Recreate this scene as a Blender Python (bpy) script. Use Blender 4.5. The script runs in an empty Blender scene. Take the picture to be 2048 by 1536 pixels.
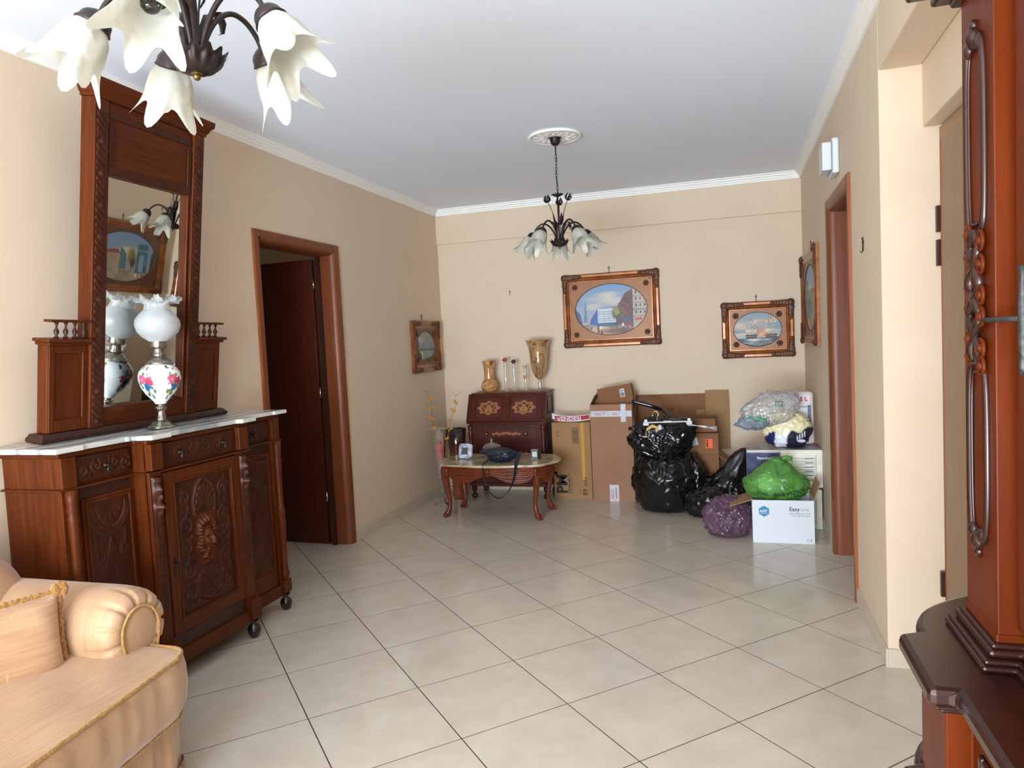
import bpy, bmesh, math, random
import numpy as np
from mathutils import Vector, Matrix, noise
from mathutils.bvhtree import BVHTree
random.seed(7)
SC = bpy.context.scene
COL = SC.collection
PI = math.pi
rad = math.radians

# ---------------------------------------------------------------- camera
def look_matrix(yaw, pitch, roll):
    fwd = Vector((math.sin(yaw)*math.cos(pitch), math.cos(yaw)*math.cos(pitch), math.sin(pitch)))
    right = Vector((math.cos(yaw), -math.sin(yaw), 0)); up = right.cross(fwd)
    c, s = math.cos(roll), math.sin(roll)
    r = c*right + s*up; u = -s*right + c*up
    return Matrix((r, u, -fwd)).transposed().to_4x4()
cd = bpy.data.cameras.new('camera'); cam = bpy.data.objects.new('camera', cd); COL.objects.link(cam)
cam.matrix_world = Matrix.Translation((0, 0, 1.416)) @ look_matrix(rad(-17.35), rad(-3.393), rad(-2.791))
cd.sensor_width = 36.0; cd.lens = 36.0*1420.9/2048; cd.clip_start = 0.05; cd.clip_end = 60
SC.camera = cam
# ---------------------------------------------------------------- world, daylight, exposure
w = bpy.data.worlds.new('world'); SC.world = w; w.use_nodes = True
w.node_tree.nodes['Background'].inputs[0].default_value = (0.72, 0.86, 1.0, 1)
w.node_tree.nodes['Background'].inputs[1].default_value = 1.4
def area(name, loc, rot, sx, sy, power, color):
    ld = bpy.data.lights.new(name, 'AREA'); ld.shape = 'RECTANGLE'; ld.size = sx; ld.size_y = sy
    ld.energy = power; ld.color = color
    o = bpy.data.objects.new(name, ld); COL.objects.link(o); o.location = loc; o.rotation_euler = rot
    return o
# daylight entering through the glazed balcony doors in the wall behind the camera
area('daylight_balcony', (-1.05, -3.56, 1.22), (rad(96), 0, 0), 2.6, 2.2, 405, (0.84, 0.915, 1.0))
# added bluish lamp low by the doors, tilted up to brighten the near ceiling
area('near_ceiling_fill', (-0.75, -3.50, 0.35), (rad(128), 0, 0), 2.9, 0.6, 280, (0.54, 0.77, 1.0))
# added weak fill lamp in the room behind the left door, no window there
area('side_room_fill', (-4.3, 5.35, 1.7), (rad(90), 0, rad(200)), 0.8, 0.8, 2.5, (1.0, 0.95, 0.85))
SC.view_settings.view_transform = 'Standard'; SC.view_settings.look = 'None'
SC.view_settings.gamma = 1.0; SC.view_settings.use_curve_mapping = False
SC.view_settings.exposure = 0.12
SC.cycles.use_denoising = True
SC.cycles.max_bounces = 10; SC.cycles.diffuse_bounces = 5; SC.cycles.transparent_max_bounces = 16
SC.cycles.glossy_bounces = 5; SC.cycles.transmission_bounces = 8
SC.cycles.caustics_reflective = False; SC.cycles.caustics_refractive = False
SC.cycles.sample_clamp_indirect = 6.0

# ---------------------------------------------------------------- materials
def lin(c):
    c = np.asarray(c, float)/255.0
    return np.where(c <= 0.04045, c/12.92, ((c+0.055)/1.055)**2.4)
def rgba(c): return tuple(float(x) for x in lin(c)) + (1.0,)
class Mat:
    def __init__(s, name):
        s.m = bpy.data.materials.new(name); s.m.use_nodes = True
        s.nt = s.m.node_tree; s.b = s.nt.nodes['Principled BSDF']; s.out = s.nt.nodes['Material Output']
    def node(s, t, **k):
        n = s.nt.nodes.new(t)
        for a, v in k.items(): setattr(n, a, v)
        return n
    def link(s, a, b): s.nt.links.new(a, b)
    def coord(s, scale=(1, 1, 1), rot=(0, 0, 0)):
        tc = s.node('ShaderNodeTexCoord'); mp = s.node('ShaderNodeMapping')
        mp.inputs['Scale'].default_value = scale; mp.inputs['Rotation'].default_value = rot
        s.link(tc.outputs['Object'], mp.inputs['Vector']); return mp.outputs['Vector']
    def noise(s, vec, scale, detail=4, rough=.55):
        n = s.node('ShaderNodeTexNoise'); n.inputs['Scale'].default_value = scale
        n.inputs['Detail'].default_value = detail; n.inputs['Roughness'].default_value = rough
        if vec is not None: s.link(vec, n.inputs['Vector'])
        return n.outputs['Fac']
    def ramp(s, fac, stops):
        r = s.node('ShaderNodeValToRGB'); e = r.color_ramp.elements
        while len(e) < len(stops): e.new(0.5)
        for i, (p, c) in enumerate(stops): e[i].position = p; e[i].color = rgba(c)
        s.link(fac, r.inputs['Fac']); return r.outputs['Color']
    def bump(s, fac, strength, dist=.01):
        b = s.node('ShaderNodeBump'); b.inputs['Strength'].default_value = strength
        b.inputs['Distance'].default_value = dist
        s.link(fac, b.inputs['Height']); s.link(b.outputs['Normal'], s.b.inputs['Normal'])
def plain(name, c, rough=.5, metal=0, spec=.5, coat=0, c2=None, nscale=20, stretch=(1, 1, 1), bump=0, bscale=60, sheen=0):
    M = Mat(name); b = M.b
    b.inputs['Base Color'].default_value = rgba(c); b.inputs['Roughness'].default_value = rough
    b.inputs['Metallic'].default_value = metal; b.inputs['Specular IOR Level'].default_value = spec
    b.inputs['Coat Weight'].default_value = coat; b.inputs['Coat Roughness'].default_value = .15
    if sheen: b.inputs['Sheen Weight'].default_value = sheen
    if c2 is not None:
        v = M.coord(stretch); M.link(M.ramp(M.noise(v, nscale), [(.32, c), (.68, c2)]), b.inputs['Base Color'])
    if bump: M.bump(M.noise(M.coord(stretch), bscale, 3), bump)
    return M.m
def wood(name, dark, mid, light, rough=.35, stretch=(9, 9, .7), scale=6, coat=.25, spec=.3):
    M = Mat(name); b = M.b
    v = M.coord(stretch); n = M.noise(v, scale, 5, .6)
    M.link(M.ramp(n, [(.25, dark), (.5, mid), (.78, light)]), b.inputs['Base Color'])
    b.inputs['Roughness'].default_value = rough; b.inputs['Coat Weight'].default_value = coat*.4; b.inputs['Specular IOR Level'].default_value = spec
    b.inputs['Coat Roughness'].default_value = .2
    M.bump(n, .08, .002)
    return M.m
def painted(name, rough=.5, spec=.5, metal=0, bump=0, coat=0):
    M = Mat(name); a = M.node('ShaderNodeAttribute', attribute_name='Col')
    M.link(a.outputs['Color'], M.b.inputs['Base Color']); M.b.inputs['Roughness'].default_value = rough
    M.b.inputs['Specular IOR Level'].default_value = spec; M.b.inputs['Metallic'].default_value = metal
    M.b.inputs['Coat Weight'].default_value = coat
    if bump: M.bump(M.noise(M.coord(), 250, 3), bump, .004)
    return M.m
def thin_glass(name, tint=(255, 255, 255), haze=None, hazefac=0.0, rough=.02, refl=1.0):
    M = Mat(name); nt = M.nt
    tr = M.node('ShaderNodeBsdfTransparent'); tr.inputs[0].default_value = rgba(tint)
    gl = M.node('ShaderNodeBsdfGlossy'); gl.inputs['Roughness'].default_value = rough
    fr = M.node('ShaderNodeFresnel'); fr.inputs['IOR'].default_value = 1.5
    mul = M.node('ShaderNodeMath', operation='MULTIPLY'); mul.inputs[1].default_value = refl
    M.link(fr.outputs[0], mul.inputs[0])
    mx = M.node('ShaderNodeMixShader'); M.link(mul.outputs[0], mx.inputs[0]); M.link(tr.outputs[0], mx.inputs[1]); M.link(gl.outputs[0], mx.inputs[2])
    o = mx.outputs[0]
    if haze is not None:
        df = M.node('ShaderNodeBsdfDiffuse'); df.inputs[0].default_value = rgba(haze)
        tl = M.node('ShaderNodeBsdfTranslucent'); tl.inputs[0].default_value = rgba(haze)
        m1 = M.node('ShaderNodeMixShader'); m1.inputs[0].default_value = .4
        M.link(df.outputs[0], m1.inputs[1]); M.link(tl.outputs[0], m1.inputs[2])
        m2 = M.node('ShaderNodeMixShader')
        n = M.noise(M.coord(), 14, 4)
        mr = M.node('ShaderNodeMapRange'); mr.inputs['From Min'].default_value = .3; mr.inputs['From Max'].default_value = .7
        mr.inputs['To Min'].default_value = hazefac*.6; mr.inputs['To Max'].default_value = min(1, hazefac*1.4)
        M.link(n, mr.inputs['Value']); M.link(mr.outputs[0], m2.inputs[0])
        M.link(o, m2.inputs[1]); M.link(m1.outputs[0], m2.inputs[2]); o = m2.outputs[0]
    nt.links.new(o, M.out.inputs['Surface']); return M.m
def frosted(name, c, trans=.45, rough=.35):
    M = Mat(name)
    df = M.node('ShaderNodeBsdfDiffuse'); tl = M.node('ShaderNodeBsdfTranslucent'); gl = M.node('ShaderNodeBsdfGlossy')
    col = M.ramp(M.noise(M.coord(), 26, 4), [(.3, [x*.93 for x in c]), (.7, c)])
    M.link(col, df.inputs[0]); M.link(col, tl.inputs[0]); gl.inputs['Roughness'].default_value = rough
    a = M.node('ShaderNodeMixShader'); a.inputs[0].default_value = trans; M.link(df.outputs[0], a.inputs[1]); M.link(tl.outputs[0], a.inputs[2])
    b = M.node('ShaderNodeMixShader'); b.inputs[0].default_value = .05; M.link(a.outputs[0], b.inputs[1]); M.link(gl.outputs[0], b.inputs[2])
    M.link(b.outputs[0], M.out.inputs['Surface']); return M.m

WALL = plain('wall_paint', (216, 195, 169), .85, c2=(218, 198, 173), nscale=3, bump=.03, bscale=180)
CEIL = plain('ceiling_paint', (233, 239, 250), .9)
MOLD = plain('plaster_white', (243, 241, 236), .75)
SKIRT = plain('skirting_tile', (205, 192, 172), .3, c2=(196, 182, 160), nscale=6)
GROUT = plain('grout', (74, 58, 44), .9)
def tile_mat():
    M = Mat('floor_tile'); b = M.b
    tc = M.node('ShaderNodeTexCoord'); oi = M.node('ShaderNodeObjectInfo'); ad = M.node('ShaderNodeVectorMath', operation='ADD')
    mul = M.node('ShaderNodeVectorMath', operation='SCALE'); mul.inputs['Scale'].default_value = 13.7
    M.link(oi.outputs['Location'], mul.inputs[0]); M.link(tc.outputs['Object'], ad.inputs[0]); M.link(mul.outputs[0], ad.inputs[1])
    n = M.noise(ad.outputs[0], 5, 5, .6)
    M.link(M.ramp(n, [(.3, (203, 191, 173)), (.55, (212, 201, 184)), (.75, (219, 209, 194))]), b.inputs['Base Color'])
    r = M.node('ShaderNodeMapRange'); r.inputs['To Min'].default_value = .10; r.inputs['To Max'].default_value = .24
    M.link(n, r.inputs['Value']); M.link(r.outputs[0], b.inputs['Roughness'])
    b.inputs['Specular IOR Level'].default_value = .5
    return M.m
TILE = tile_mat()
MAHOG = wood('mahogany', (62, 26, 8), (84, 37, 11), (100, 48, 16), .38, coat=0, spec=.16)
MAHOG_H = wood('mahogany_horizontal', (60, 25, 8), (80, 35, 11), (96, 46, 16), .38, stretch=(9, .7, 9), coat=0, spec=.16)
CARVED = wood('carved_mahogany', (46, 18, 8), (62, 26, 10), (76, 34, 14), .42, stretch=(3, 3, 2), coat=.05, spec=.25)
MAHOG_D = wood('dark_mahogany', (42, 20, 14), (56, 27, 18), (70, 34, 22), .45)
DOORW = wood('door_veneer', (102, 52, 28), (118, 62, 34), (130, 72, 42), .4, stretch=(12, 12, .6), scale=4)
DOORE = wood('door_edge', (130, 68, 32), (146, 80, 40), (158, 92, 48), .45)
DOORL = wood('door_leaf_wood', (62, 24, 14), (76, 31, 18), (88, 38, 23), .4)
BEIGED = plain('entrance_door_panel', (142, 116, 88), .55, c2=(134, 108, 82), nscale=8, stretch=(4, 4, .5))
CABW = wood('cabinet_walnut', (70, 24, 3), (86, 31, 4), (100, 39, 7), .36, stretch=(5, 5, .5), scale=4, coat=0, spec=.12)
CABD = wood('cabinet_dark', (36, 16, 11), (46, 22, 15), (58, 30, 20), .25, stretch=(3, 3, 1), coat=.5)
DESKW = wood('desk_rosewood', (58, 20, 12), (76, 27, 17), (90, 35, 22), .35, coat=.3)
TABLEW = wood('table_cherry', (84, 34, 15), (104, 45, 21), (122, 57, 29), .35, stretch=(4, 4, 1), coat=.3)
IRON = plain('wrought_iron', (38, 35, 36), .42, metal=.5, c2=(58, 44, 40), nscale=30)
BRASS = plain('aged_brass', (120, 96, 54), .4, metal=.9)
BLACKF = plain('black_lacquer', (20, 20, 20), .2, coat=.4)
SILVER = plain('aged_silver', (178, 172, 160), .28, metal=.95, c2=(120, 112, 98), nscale=60)
CHROME = plain('chrome', (210, 210, 212), .12, metal=1)
FROST = frosted('frosted_glass', (210, 208, 194), .38)
GLASS = thin_glass('clear_glass')
GLOBE = frosted('etched_glass', (226, 228, 226), .5)
RUFF = thin_glass('ruffled_glass', haze=(245, 250, 250), hazefac=.5, rough=.1)
SATIN = None
def marble_mat(name, base, mid, vein, scale, dist):
    M = Mat(name); b = M.b; v = M.coord()
    n = M.noise(v, scale, 6, .65)
    wv = M.node('ShaderNodeTexWave'); wv.inputs['Scale'].default_value = scale*.6; wv.inputs['Distortion'].default_value = dist
    wv.inputs['Detail'].default_value = 4; M.link(v, wv.inputs['Vector'])
    mx = M.node('ShaderNodeMath', operation='MULTIPLY'); M.link(n, mx.inputs[0]); M.link(wv.outputs['Fac'], mx.inputs[1])
    M.link(M.ramp(mx.outputs[0], [(.02, vein), (.14, mid), (.4, base)]), b.inputs['Base Color'])
    b.inputs['Roughness'].default_value = .18; return M.m
MARBLE = marble_mat('carrara_marble', (212, 211, 206), (196, 196, 192), (150, 150, 150), 5, 6)
ONYX = plain('beige_marble', (150, 126, 92), .16, c2=(206, 190, 156), nscale=9)
def fabric_mat():
    M = Mat('silk_upholstery'); b = M.b
    v = M.coord((60, 3, 3)); n = M.noise(v, 2.0, 4); v2 = M.coord((1, 1, 1)); n2 = M.noise(v2, 4, 3)
    mx = M.node('ShaderNodeMath', operation='ADD'); M.link(n, mx.inputs[0]); M.link(n2, mx.inputs[1])
    hf = M.node('ShaderNodeMath', operation='MULTIPLY'); hf.inputs[1].default_value = .5; M.link(mx.outputs[0], hf.inputs[0])
    M.link(M.ramp(hf.outputs[0], [(.35, (168, 130, 96)), (.5, (181, 144, 109)), (.65, (192, 156, 120))]), b.inputs['Base Color'])
    b.inputs['Roughness'].default_value = .55; b.inputs['Sheen Weight'].default_value = .35; b.inputs['Sheen Roughness'].default_value = .4
    M.bump(n, .12, .003); return M.m
SATIN = fabric_mat()
def pillow_mat():
    M = Mat('pillow_silk'); b = M.b
    v = M.coord((3, 3, 60)); n = M.noise(v, 2, 4)
    br = M.node('ShaderNodeTexBrick'); br.inputs['Scale'].default_value = 1; br.inputs['Mortar Size'].default_value = .0
    slub = M.noise(M.coord((70, 70, 9)), 1.0, 1)
    sl = M.node('ShaderNodeMath', operation='GREATER_THAN'); sl.inputs[1].default_value = .73; M.link(slub, sl.inputs[0])
    c = M.ramp(n, [(.35, (168, 128, 92)), (.65, (184, 146, 110))])
    mx = M.node('ShaderNodeMix', data_type='RGBA'); M.link(sl.outputs[0], mx.inputs[0]); M.link(c, mx.inputs[6])
    mx.inputs[7].default_value = rgba((198, 164, 124)); M.link(mx.outputs[2], b.inputs['Base Color'])
    b.inputs['Roughness'].default_value = .6; b.inputs['Sheen Weight'].default_value = .3; M.bump(n, .2, .003); return M.m
PILLOW = pillow_mat()
GOLDROPE = plain('gold_cord', (184, 142, 70), .6, c2=(150, 106, 46), nscale=80, sheen=.3)
GOLDTRIM = plain('gold_chenille', (176, 122, 36), .9, c2=(138, 86, 18), nscale=90, sheen=.5, bump=.8, bscale=200)
CARD = plain('cardboard', (152, 114, 74), .85, c2=(160, 122, 80), nscale=4)
CARD2 = plain('cardboard_brown', (128, 84, 52), .85, c2=(136, 92, 58), nscale=4)
CARD3 = plain('cardboard_pink', (150, 108, 80), .85, c2=(158, 116, 88), nscale=4)
CARDIN = plain('cardboard_inside', (164, 126, 86), .9)
WHITEP = plain('white_card', (212, 214, 217), .6)
BLACKBAG = plain('black_plastic', (12, 12, 13), .22, spec=.6, bump=.2, bscale=16)
INK = plain('black_ink', (28, 24, 22), .7)
REDINK = plain('red_ink', (176, 30, 46), .7)
GREENB = thin_glass('green_plastic', tint=(190, 238, 170), haze=(140, 200, 108), hazefac=.42, rough=.22, refl=1.0)
PURPB = thin_glass('purple_plastic', tint=(200, 150, 180), haze=(150, 116, 136), hazefac=.50, rough=.15, refl=1.6)
CLEARP = thin_glass('clear_plastic', haze=(250, 251, 252), hazefac=.26, rough=.12, refl=2.0)
TAPE = plain('packing_tape', (206, 204, 212), .2, c2=(190, 186, 196), nscale=20)
NAVY = plain('navy_nylon', (22, 30, 48), .5, bump=.3, bscale=90)
NAVYP = plain('navy_print', (34, 34, 74), .3)
CREAM = plain('cream_film', (226, 214, 176), .35, c2=(236, 226, 196), nscale=10, bump=.15, bscale=20)
GOLDF = plain('gilded_wood', (160, 92, 34), .33, metal=.35, c2=(116, 58, 20), nscale=14, coat=.3)
GOLDM = plain('gilded_mat', (142, 90, 38), .42, metal=.15, c2=(130, 78, 32), nscale=10)
BRONZE = plain('dark_carving', (74, 38, 22), .5, c2=(104, 56, 30), nscale=50)
PAINT = painted('oil_paint', .45, bump=.25)
PRINT = painted('colour_print', .55)

# ---------------------------------------------------------------- geometry helpers
class MB:
    def __init__(s): s.v = []; s.f = []; s.s = []; s.col = None
    def add(s, vs, fs, smooth=False, M=None):
        n = len(s.v)
        if M is not None: vs = [tuple(M @ Vector(p)) for p in vs]
        s.v += [tuple(map(float, p)) for p in vs]; s.f += [tuple(i+n for i in f) for f in fs]; s.s += [smooth]*len(fs); return s
    def box(s, x0, x1, y0, y1, z0, z1, M=None):
        v = [(x0, y0, z0), (x1, y0, z0), (x1, y1, z0), (x0, y1, z0), (x0, y0, z1), (x1, y0, z1), (x1, y1, z1), (x0, y1, z1)]
        return s.add(v, [(0, 3, 2, 1), (4, 5, 6, 7), (0, 1, 5, 4), (1, 2, 6, 5), (2, 3, 7, 6), (3, 0, 4, 7)], M=M)
    def lathe(s, prof, n=24, c=(0, 0, 0), M=None, caps=True, rfun=None, smooth=True):
        vs = []; fs = []
        for j, (r, z) in enumerate(prof):
            for i in range(n):
                a = 2*PI*i/n; rr = r*(rfun(a, j) if rfun else 1)
                vs.append((c[0]+rr*math.cos(a), c[1]+rr*math.sin(a), c[2]+z))
        for j in range(len(prof)-1):
            for i in range(n):
                k = (i+1) % n; fs.append((j*n+i, j*n+k, (j+1)*n+k, (j+1)*n+i))
        s.add(vs, fs, smooth, M)
        if caps:
            b = len(s.v)-len(vs)
            if prof[0][0] > 1e-5: s.f.append(tuple(b+i for i in reversed(range(n)))); s.s.append(False)
            if prof[-1][0] > 1e-5: s.f.append(tuple(b+(len(prof)-1)*n+i for i in range(n))); s.s.append(False)
        return s
    def tube(s, pts, r, n=8, M=None, caps=True, closed=False, flat=1.0):
        pts = [Vector(p) for p in pts]; m = len(pts); rs = r if hasattr(r, '__len__') else [r]*m
        vs = []; fs = []; up = None
        for j in range(m):
            if closed: t = pts[(j+1) % m]-pts[j-1]
            else: t = pts[min(j+1, m-1)]-pts[max(j-1, 0)]
            t.normalize()
            if up is None: up = Vector((0, 0, 1)) if abs(t.z) < .9 else Vector((1, 0, 0))
            a = up-t*up.dot(t); a.normalize(); up = a; b = t.cross(a)
            for i in range(n):
                th = 2*PI*i/n; vs.append(tuple(pts[j]+rs[j]*(math.cos(th)*a*flat+math.sin(th)*b)))
        for j in range(m if closed else m-1):
            for i in range(n):
                k = (i+1) % n; j2 = (j+1) % m; fs.append((j*n+i, j*n+k, j2*n+k, j2*n+i))
        if caps and not closed: fs += [tuple(reversed(range(n))), tuple((m-1)*n+i for i in range(n))]
        return s.add(vs, fs, True, M)
    def prism(s, poly, h0, h1, ax='z', M=None, smooth=False):
        n = len(poly)
        f = {'z': lambda a, b, h: (a, b, h), 'x': lambda a, b, h: (h, a, b), 'y': lambda a, b, h: (a, h, b)}[ax]
        vs = [f(a, b, h0) for a, b in poly]+[f(a, b, h1) for a, b in poly]
        fs = [tuple(reversed(range(n))), tuple(range(n, 2*n))]+[(i, (i+1) % n, n+(i+1) % n, n+i) for i in range(n)]
        b0 = len(s.f); s.add(vs, fs, False, M)
        if smooth:
            for i in range(b0+2, len(s.f)): s.s[i] = True
        return s
    def grid(s, P, smooth=True, M=None, wrap=False):
        P = np.asarray(P, float); a, b, _ = P.shape
        fs = [(i*b+j, i*b+(j+1) % b, (i+1)*b+(j+1) % b, (i+1)*b+j) for i in range(a-1) for j in range(b if wrap else b-1)]
        return s.add([tuple(p) for p in P.reshape(-1, 3)], fs, smooth, M)
    def sweep(s, prof, path, closed=False, M=None):
        # prof: (offset sideways, height); path: plan points (x,y,z base); mitred corners in plan
        m = len(path); n = len(prof); vs = []
        for j in range(m):
            p = Vector(path[j][:2]); z = path[j][2]
            a = Vector(path[j-1][:2]) if (closed or j > 0) else None
            c = Vector(path[(j+1) % m][:2]) if (closed or j < m-1) else None
            ns = []
            for q0, q1 in ((a, p), (p, c)):
                if q0 is None or q1 is None: continue
                d = (q1-q0).normalized(); ns.append(Vector((d.y, -d.x)))
            nn = sum(ns, Vector((0, 0))); nn.normalize(); k = 1/max(.3, nn.dot(ns[0]))
            for o, h in prof: vs.append((p.x+nn.x*o*k, p.y+nn.y*o*k, z+h))
        fs = [(j*n+i, j*n+(i+1) % n, ((j+1) % m)*n+(i+1) % n, ((j+1) % m)*n+i) for j in range(m if closed else m-1) for i in range(n)]
        if not closed: fs += [tuple(reversed(range(n))), tuple((m-1)*n+i for i in range(n))]
        return s.add(vs, fs, False, M)
    def ball(s, c, r, nu=12, nv=8, M=None):
        rx, ry, rz = r if hasattr(r, '__len__') else (r, r, r)
        P = [[(c[0]+rx*math.sin(PI*j/nv)*math.cos(2*PI*i/nu), c[1]+ry*math.sin(PI*j/nv)*math.sin(2*PI*i/nu), c[2]-rz*math.cos(PI*j/nv)) for i in range(nu)] for j in range(nv+1)]
        return s.grid(P, True, M, wrap=True)
def setprops(o, label=None, cat=None, group=None, kind=None):
    if label: o['label'] = label
    if cat: o['category'] = cat
    if group: o['group'] = group
    if kind: o['kind'] = kind
    return o
def worldloc(o):
    v = Vector((0, 0, 0))
    while o is not None: v += o.location; o = o.parent
    return v
def mesh_of(name, mb, off=Vector((0, 0, 0))):
    me = bpy.data.meshes.new(name)
    me.from_pydata([(a-off.x, b-off.y, c-off.z) for a, b, c in mb.v], [], mb.f)
    me.polygons.foreach_set('use_smooth', mb.s); me.update()
    if mb.col is not None:
        at = me.color_attributes.new('Col', 'FLOAT_COLOR', 'POINT')
        c = np.ones((len(mb.v), 4)); c[:, :3] = mb.col; at.data.foreach_set('color', c.ravel())
    return me
def part(name, mb, mat, parent=None, local=False, bevel=0, label=None, kind=None, subsurf=0, cat=None, group=None, weld=False):
    off = Vector((0, 0, 0)) if (local or parent is None) else worldloc(parent)
    me = mesh_of(name, mb, off)
    bm = bmesh.new(); bm.from_mesh(me)
    if weld: bmesh.ops.remove_doubles(bm, verts=bm.verts, dist=1e-5)
    bmesh.ops.recalc_face_normals(bm, faces=bm.faces); bm.to_mesh(me); bm.free()
    me.materials.append(mat)
    o = bpy.data.objects.new(name, me); COL.objects.link(o); o.parent = parent
    if bevel:
        md = o.modifiers.new('bevel', 'BEVEL'); md.width = bevel; md.segments = 2; md.limit_method = 'ANGLE'; md.angle_limit = rad(40)
    if subsurf:
        md = o.modifiers.new('subsurf', 'SUBSURF'); md.levels = subsurf; md.render_levels = subsurf
    return setprops(o, label, cat, group, kind)
def thing(name, label, cat, loc, rot=(0, 0, 0), group=None):
    o = bpy.data.objects.new(name, None); COL.objects.link(o); o.location = loc; o.rotation_euler = rot
    o.empty_display_size = .05
    return setprops(o, label, cat, group)
def struct(name, parent=None):
    o = bpy.data.objects.new(name, None); COL.objects.link(o); o['kind'] = 'structure'; return o
def spart(name, mb, mat, bevel=0, parent=None):
    o = part(name, mb, mat, parent, bevel=bevel)
    if parent is None: o['kind'] = 'structure'
    return o
def frame_M(origin, X, Y, Z):
    X, Y, Z = Vector(X), Vector(Y), Vector(Z)
    return Matrix(((X.x, Y.x, Z.x, origin[0]), (X.y, Y.y, Z.y, origin[1]), (X.z, Y.z, Z.z, origin[2]), (0, 0, 0, 1)))
def copy_tree(o, parent=None):
    c = o.copy(); COL.objects.link(c); c.parent = parent
    for ch in list(o.children): copy_tree(ch, c)
    return c
_fc = {}
def text_mb(txt, size, M, align='LEFT', extrude=.0004, bold=0, sx=1.0, mb=None):
    cu = bpy.data.curves.new('t', 'FONT'); cu.body = txt; cu.size = size; cu.align_x = align; cu.extrude = extrude; cu.offset = bold; cu.resolution_u = 2
    ob = bpy.data.objects.new('t', cu); me = bpy.data.meshes.new_from_object(ob)
    mb = mb or MB(); S = Matrix.Diagonal((sx, 1, 1, 1))
    mb.add([tuple(v.co) for v in me.vertices], [tuple(p.vertices) for p in me.polygons], False, M @ S)
    bpy.data.objects.remove(ob); bpy.data.curves.remove(cu); bpy.data.meshes.remove(me)
    return mb
def smooth01(x): x = np.clip(x, 0, 1); return x*x*(3-2*x)
def blob_pts(c, r, sub, seed, amp=.12, freq=2.0, ridge=.05, rfreq=5, squash=None, pleat=0):
    bm = bmesh.new(); bmesh.ops.create_icosphere(bm, subdivisions=sub, radius=1)
    off = Vector((seed*3.1, seed*1.7, seed*.9))
    for v in bm.verts:
        d = v.co.normalized()
        n = noise.fractal(d*freq+off, 1.0, 2.0, 3)
        q = Vector((d.x, d.y, d.z*.55))*rfreq+off
        q += Vector((noise.noise(q*.7), noise.noise(q*.7+Vector((9, 0, 0))), 0))*1.2
        rg = 1-abs(noise.noise(q))*2; rg = max(0, rg)**3
        rg2 = max(0, 1-abs(noise.noise(q*2.3))*2.2)**3
        k = 1+amp*n+ridge*rg+ridge*.5*rg2
        if pleat: az = math.atan2(d.y, d.x); k += pleat*max(0, d.z+.15)*(1-d.z*d.z)**.5*(abs(math.sin(az*6.5+seed+.8*noise.noise(d*2+off)))**.5-.6)
        p = Vector((d.x*r[0]*k, d.y*r[1]*k, d.z*r[2]*k))
        if squash: p = squash(p, d)
        v.co = p+Vector(c)
    vs = [tuple(v.co) for v in bm.verts]; fs = [tuple(x.index for x in f.verts) for f in bm.faces]; bm.free()
    return vs, fs
def ridge(U, V, pts, w):
    # height of a rounded ridge following a polyline on a panel
    d = np.full(U.shape, 9.0)
    for (a, b), (c, e) in zip(pts[:-1], pts[1:]):
        L = (c-a)**2+(e-b)**2+1e-12; t = np.clip(((U-a)*(c-a)+(V-b)*(e-b))/L, 0, 1)
        d = np.minimum(d, np.hypot(U-a-t*(c-a), V-b-t*(e-b)))
    return np.exp(-(d/w)**2)
def spiral(cx, cy, r0, turns, a0, sgn=1, n=26):
    return [(cx+r0*(1-i/n*.85)*math.cos(a0+sgn*turns*2*PI*i/n), cy+r0*(1-i/n*.85)*math.sin(a0+sgn*turns*2*PI*i/n)) for i in range(n+1)]
def fan(U, V, cx, cy, rx, ry, ribs, a0=0, span=2*PI, fade=.12):
    du, dv = (U-cx)/rx, (V-cy)/ry; r = np.hypot(du, dv); a = (np.arctan2(dv, du)-a0) % (2*PI)
    m = smooth01((1-r)/fade)*smooth01((span-a)/.1)
    return m*(.45+.55*np.abs(np.cos(a*ribs/2)))*(.5+.5*r)
def gb(U, V, cx, cy, sx, sy): return np.exp(-((U-cx)/sx)**2-((V-cy)/sy)**2)
# ================================================================ the room
XL, XR, YB, ZC = -2.70, 0.578, 6.44, 2.71
YW = -3.60; XA = 0.80; YA = 3.18
D1 = (3.69, 4.50, 2.09); D2 = (3.97, 4.715, 2.10)
# floor: slab of grout with separate tiles laid diagonally
fl = spart('floor', MB().box(-4.6, 2.0, YW-.1, 6.6, -.08, -.0006), GROUT)
TS = .45; gap = .0048
ex = Vector((math.cos(rad(45)), math.sin(rad(45)), 0)); ey = Vector((math.cos(rad(-45)), math.sin(rad(-45)), 0))
T0 = Vector((-1.29, 3.249, 0))
def tile_mb():
    h = TS/2-gap/2; b = .0002; mb = MB()
    v = [(sx*(h), sy*(h), -.004) for sx, sy in ((-1, -1), (1, -1), (1, 1), (-1, 1))]+[(sx*h, sy*h, -b) for sx, sy in ((-1, -1), (1, -1), (1, 1), (-1, 1))]+[(sx*(h-b), sy*(h-b), 0) for sx, sy in ((-1, -1), (1, -1), (1, 1), (-1, 1))]
    return mb.add(v, [(8, 9, 10, 11)]+[(i+k, (i+1) % 4+k, (i+1) % 4+k+4, i+k+4) for k in (0, 4) for i in range(4)])
tme = mesh_of('tile', tile_mb()); tme.materials.append(TILE)
RM = Matrix.Rotation(rad(45), 3, 'Z')
rest = MB()
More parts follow.
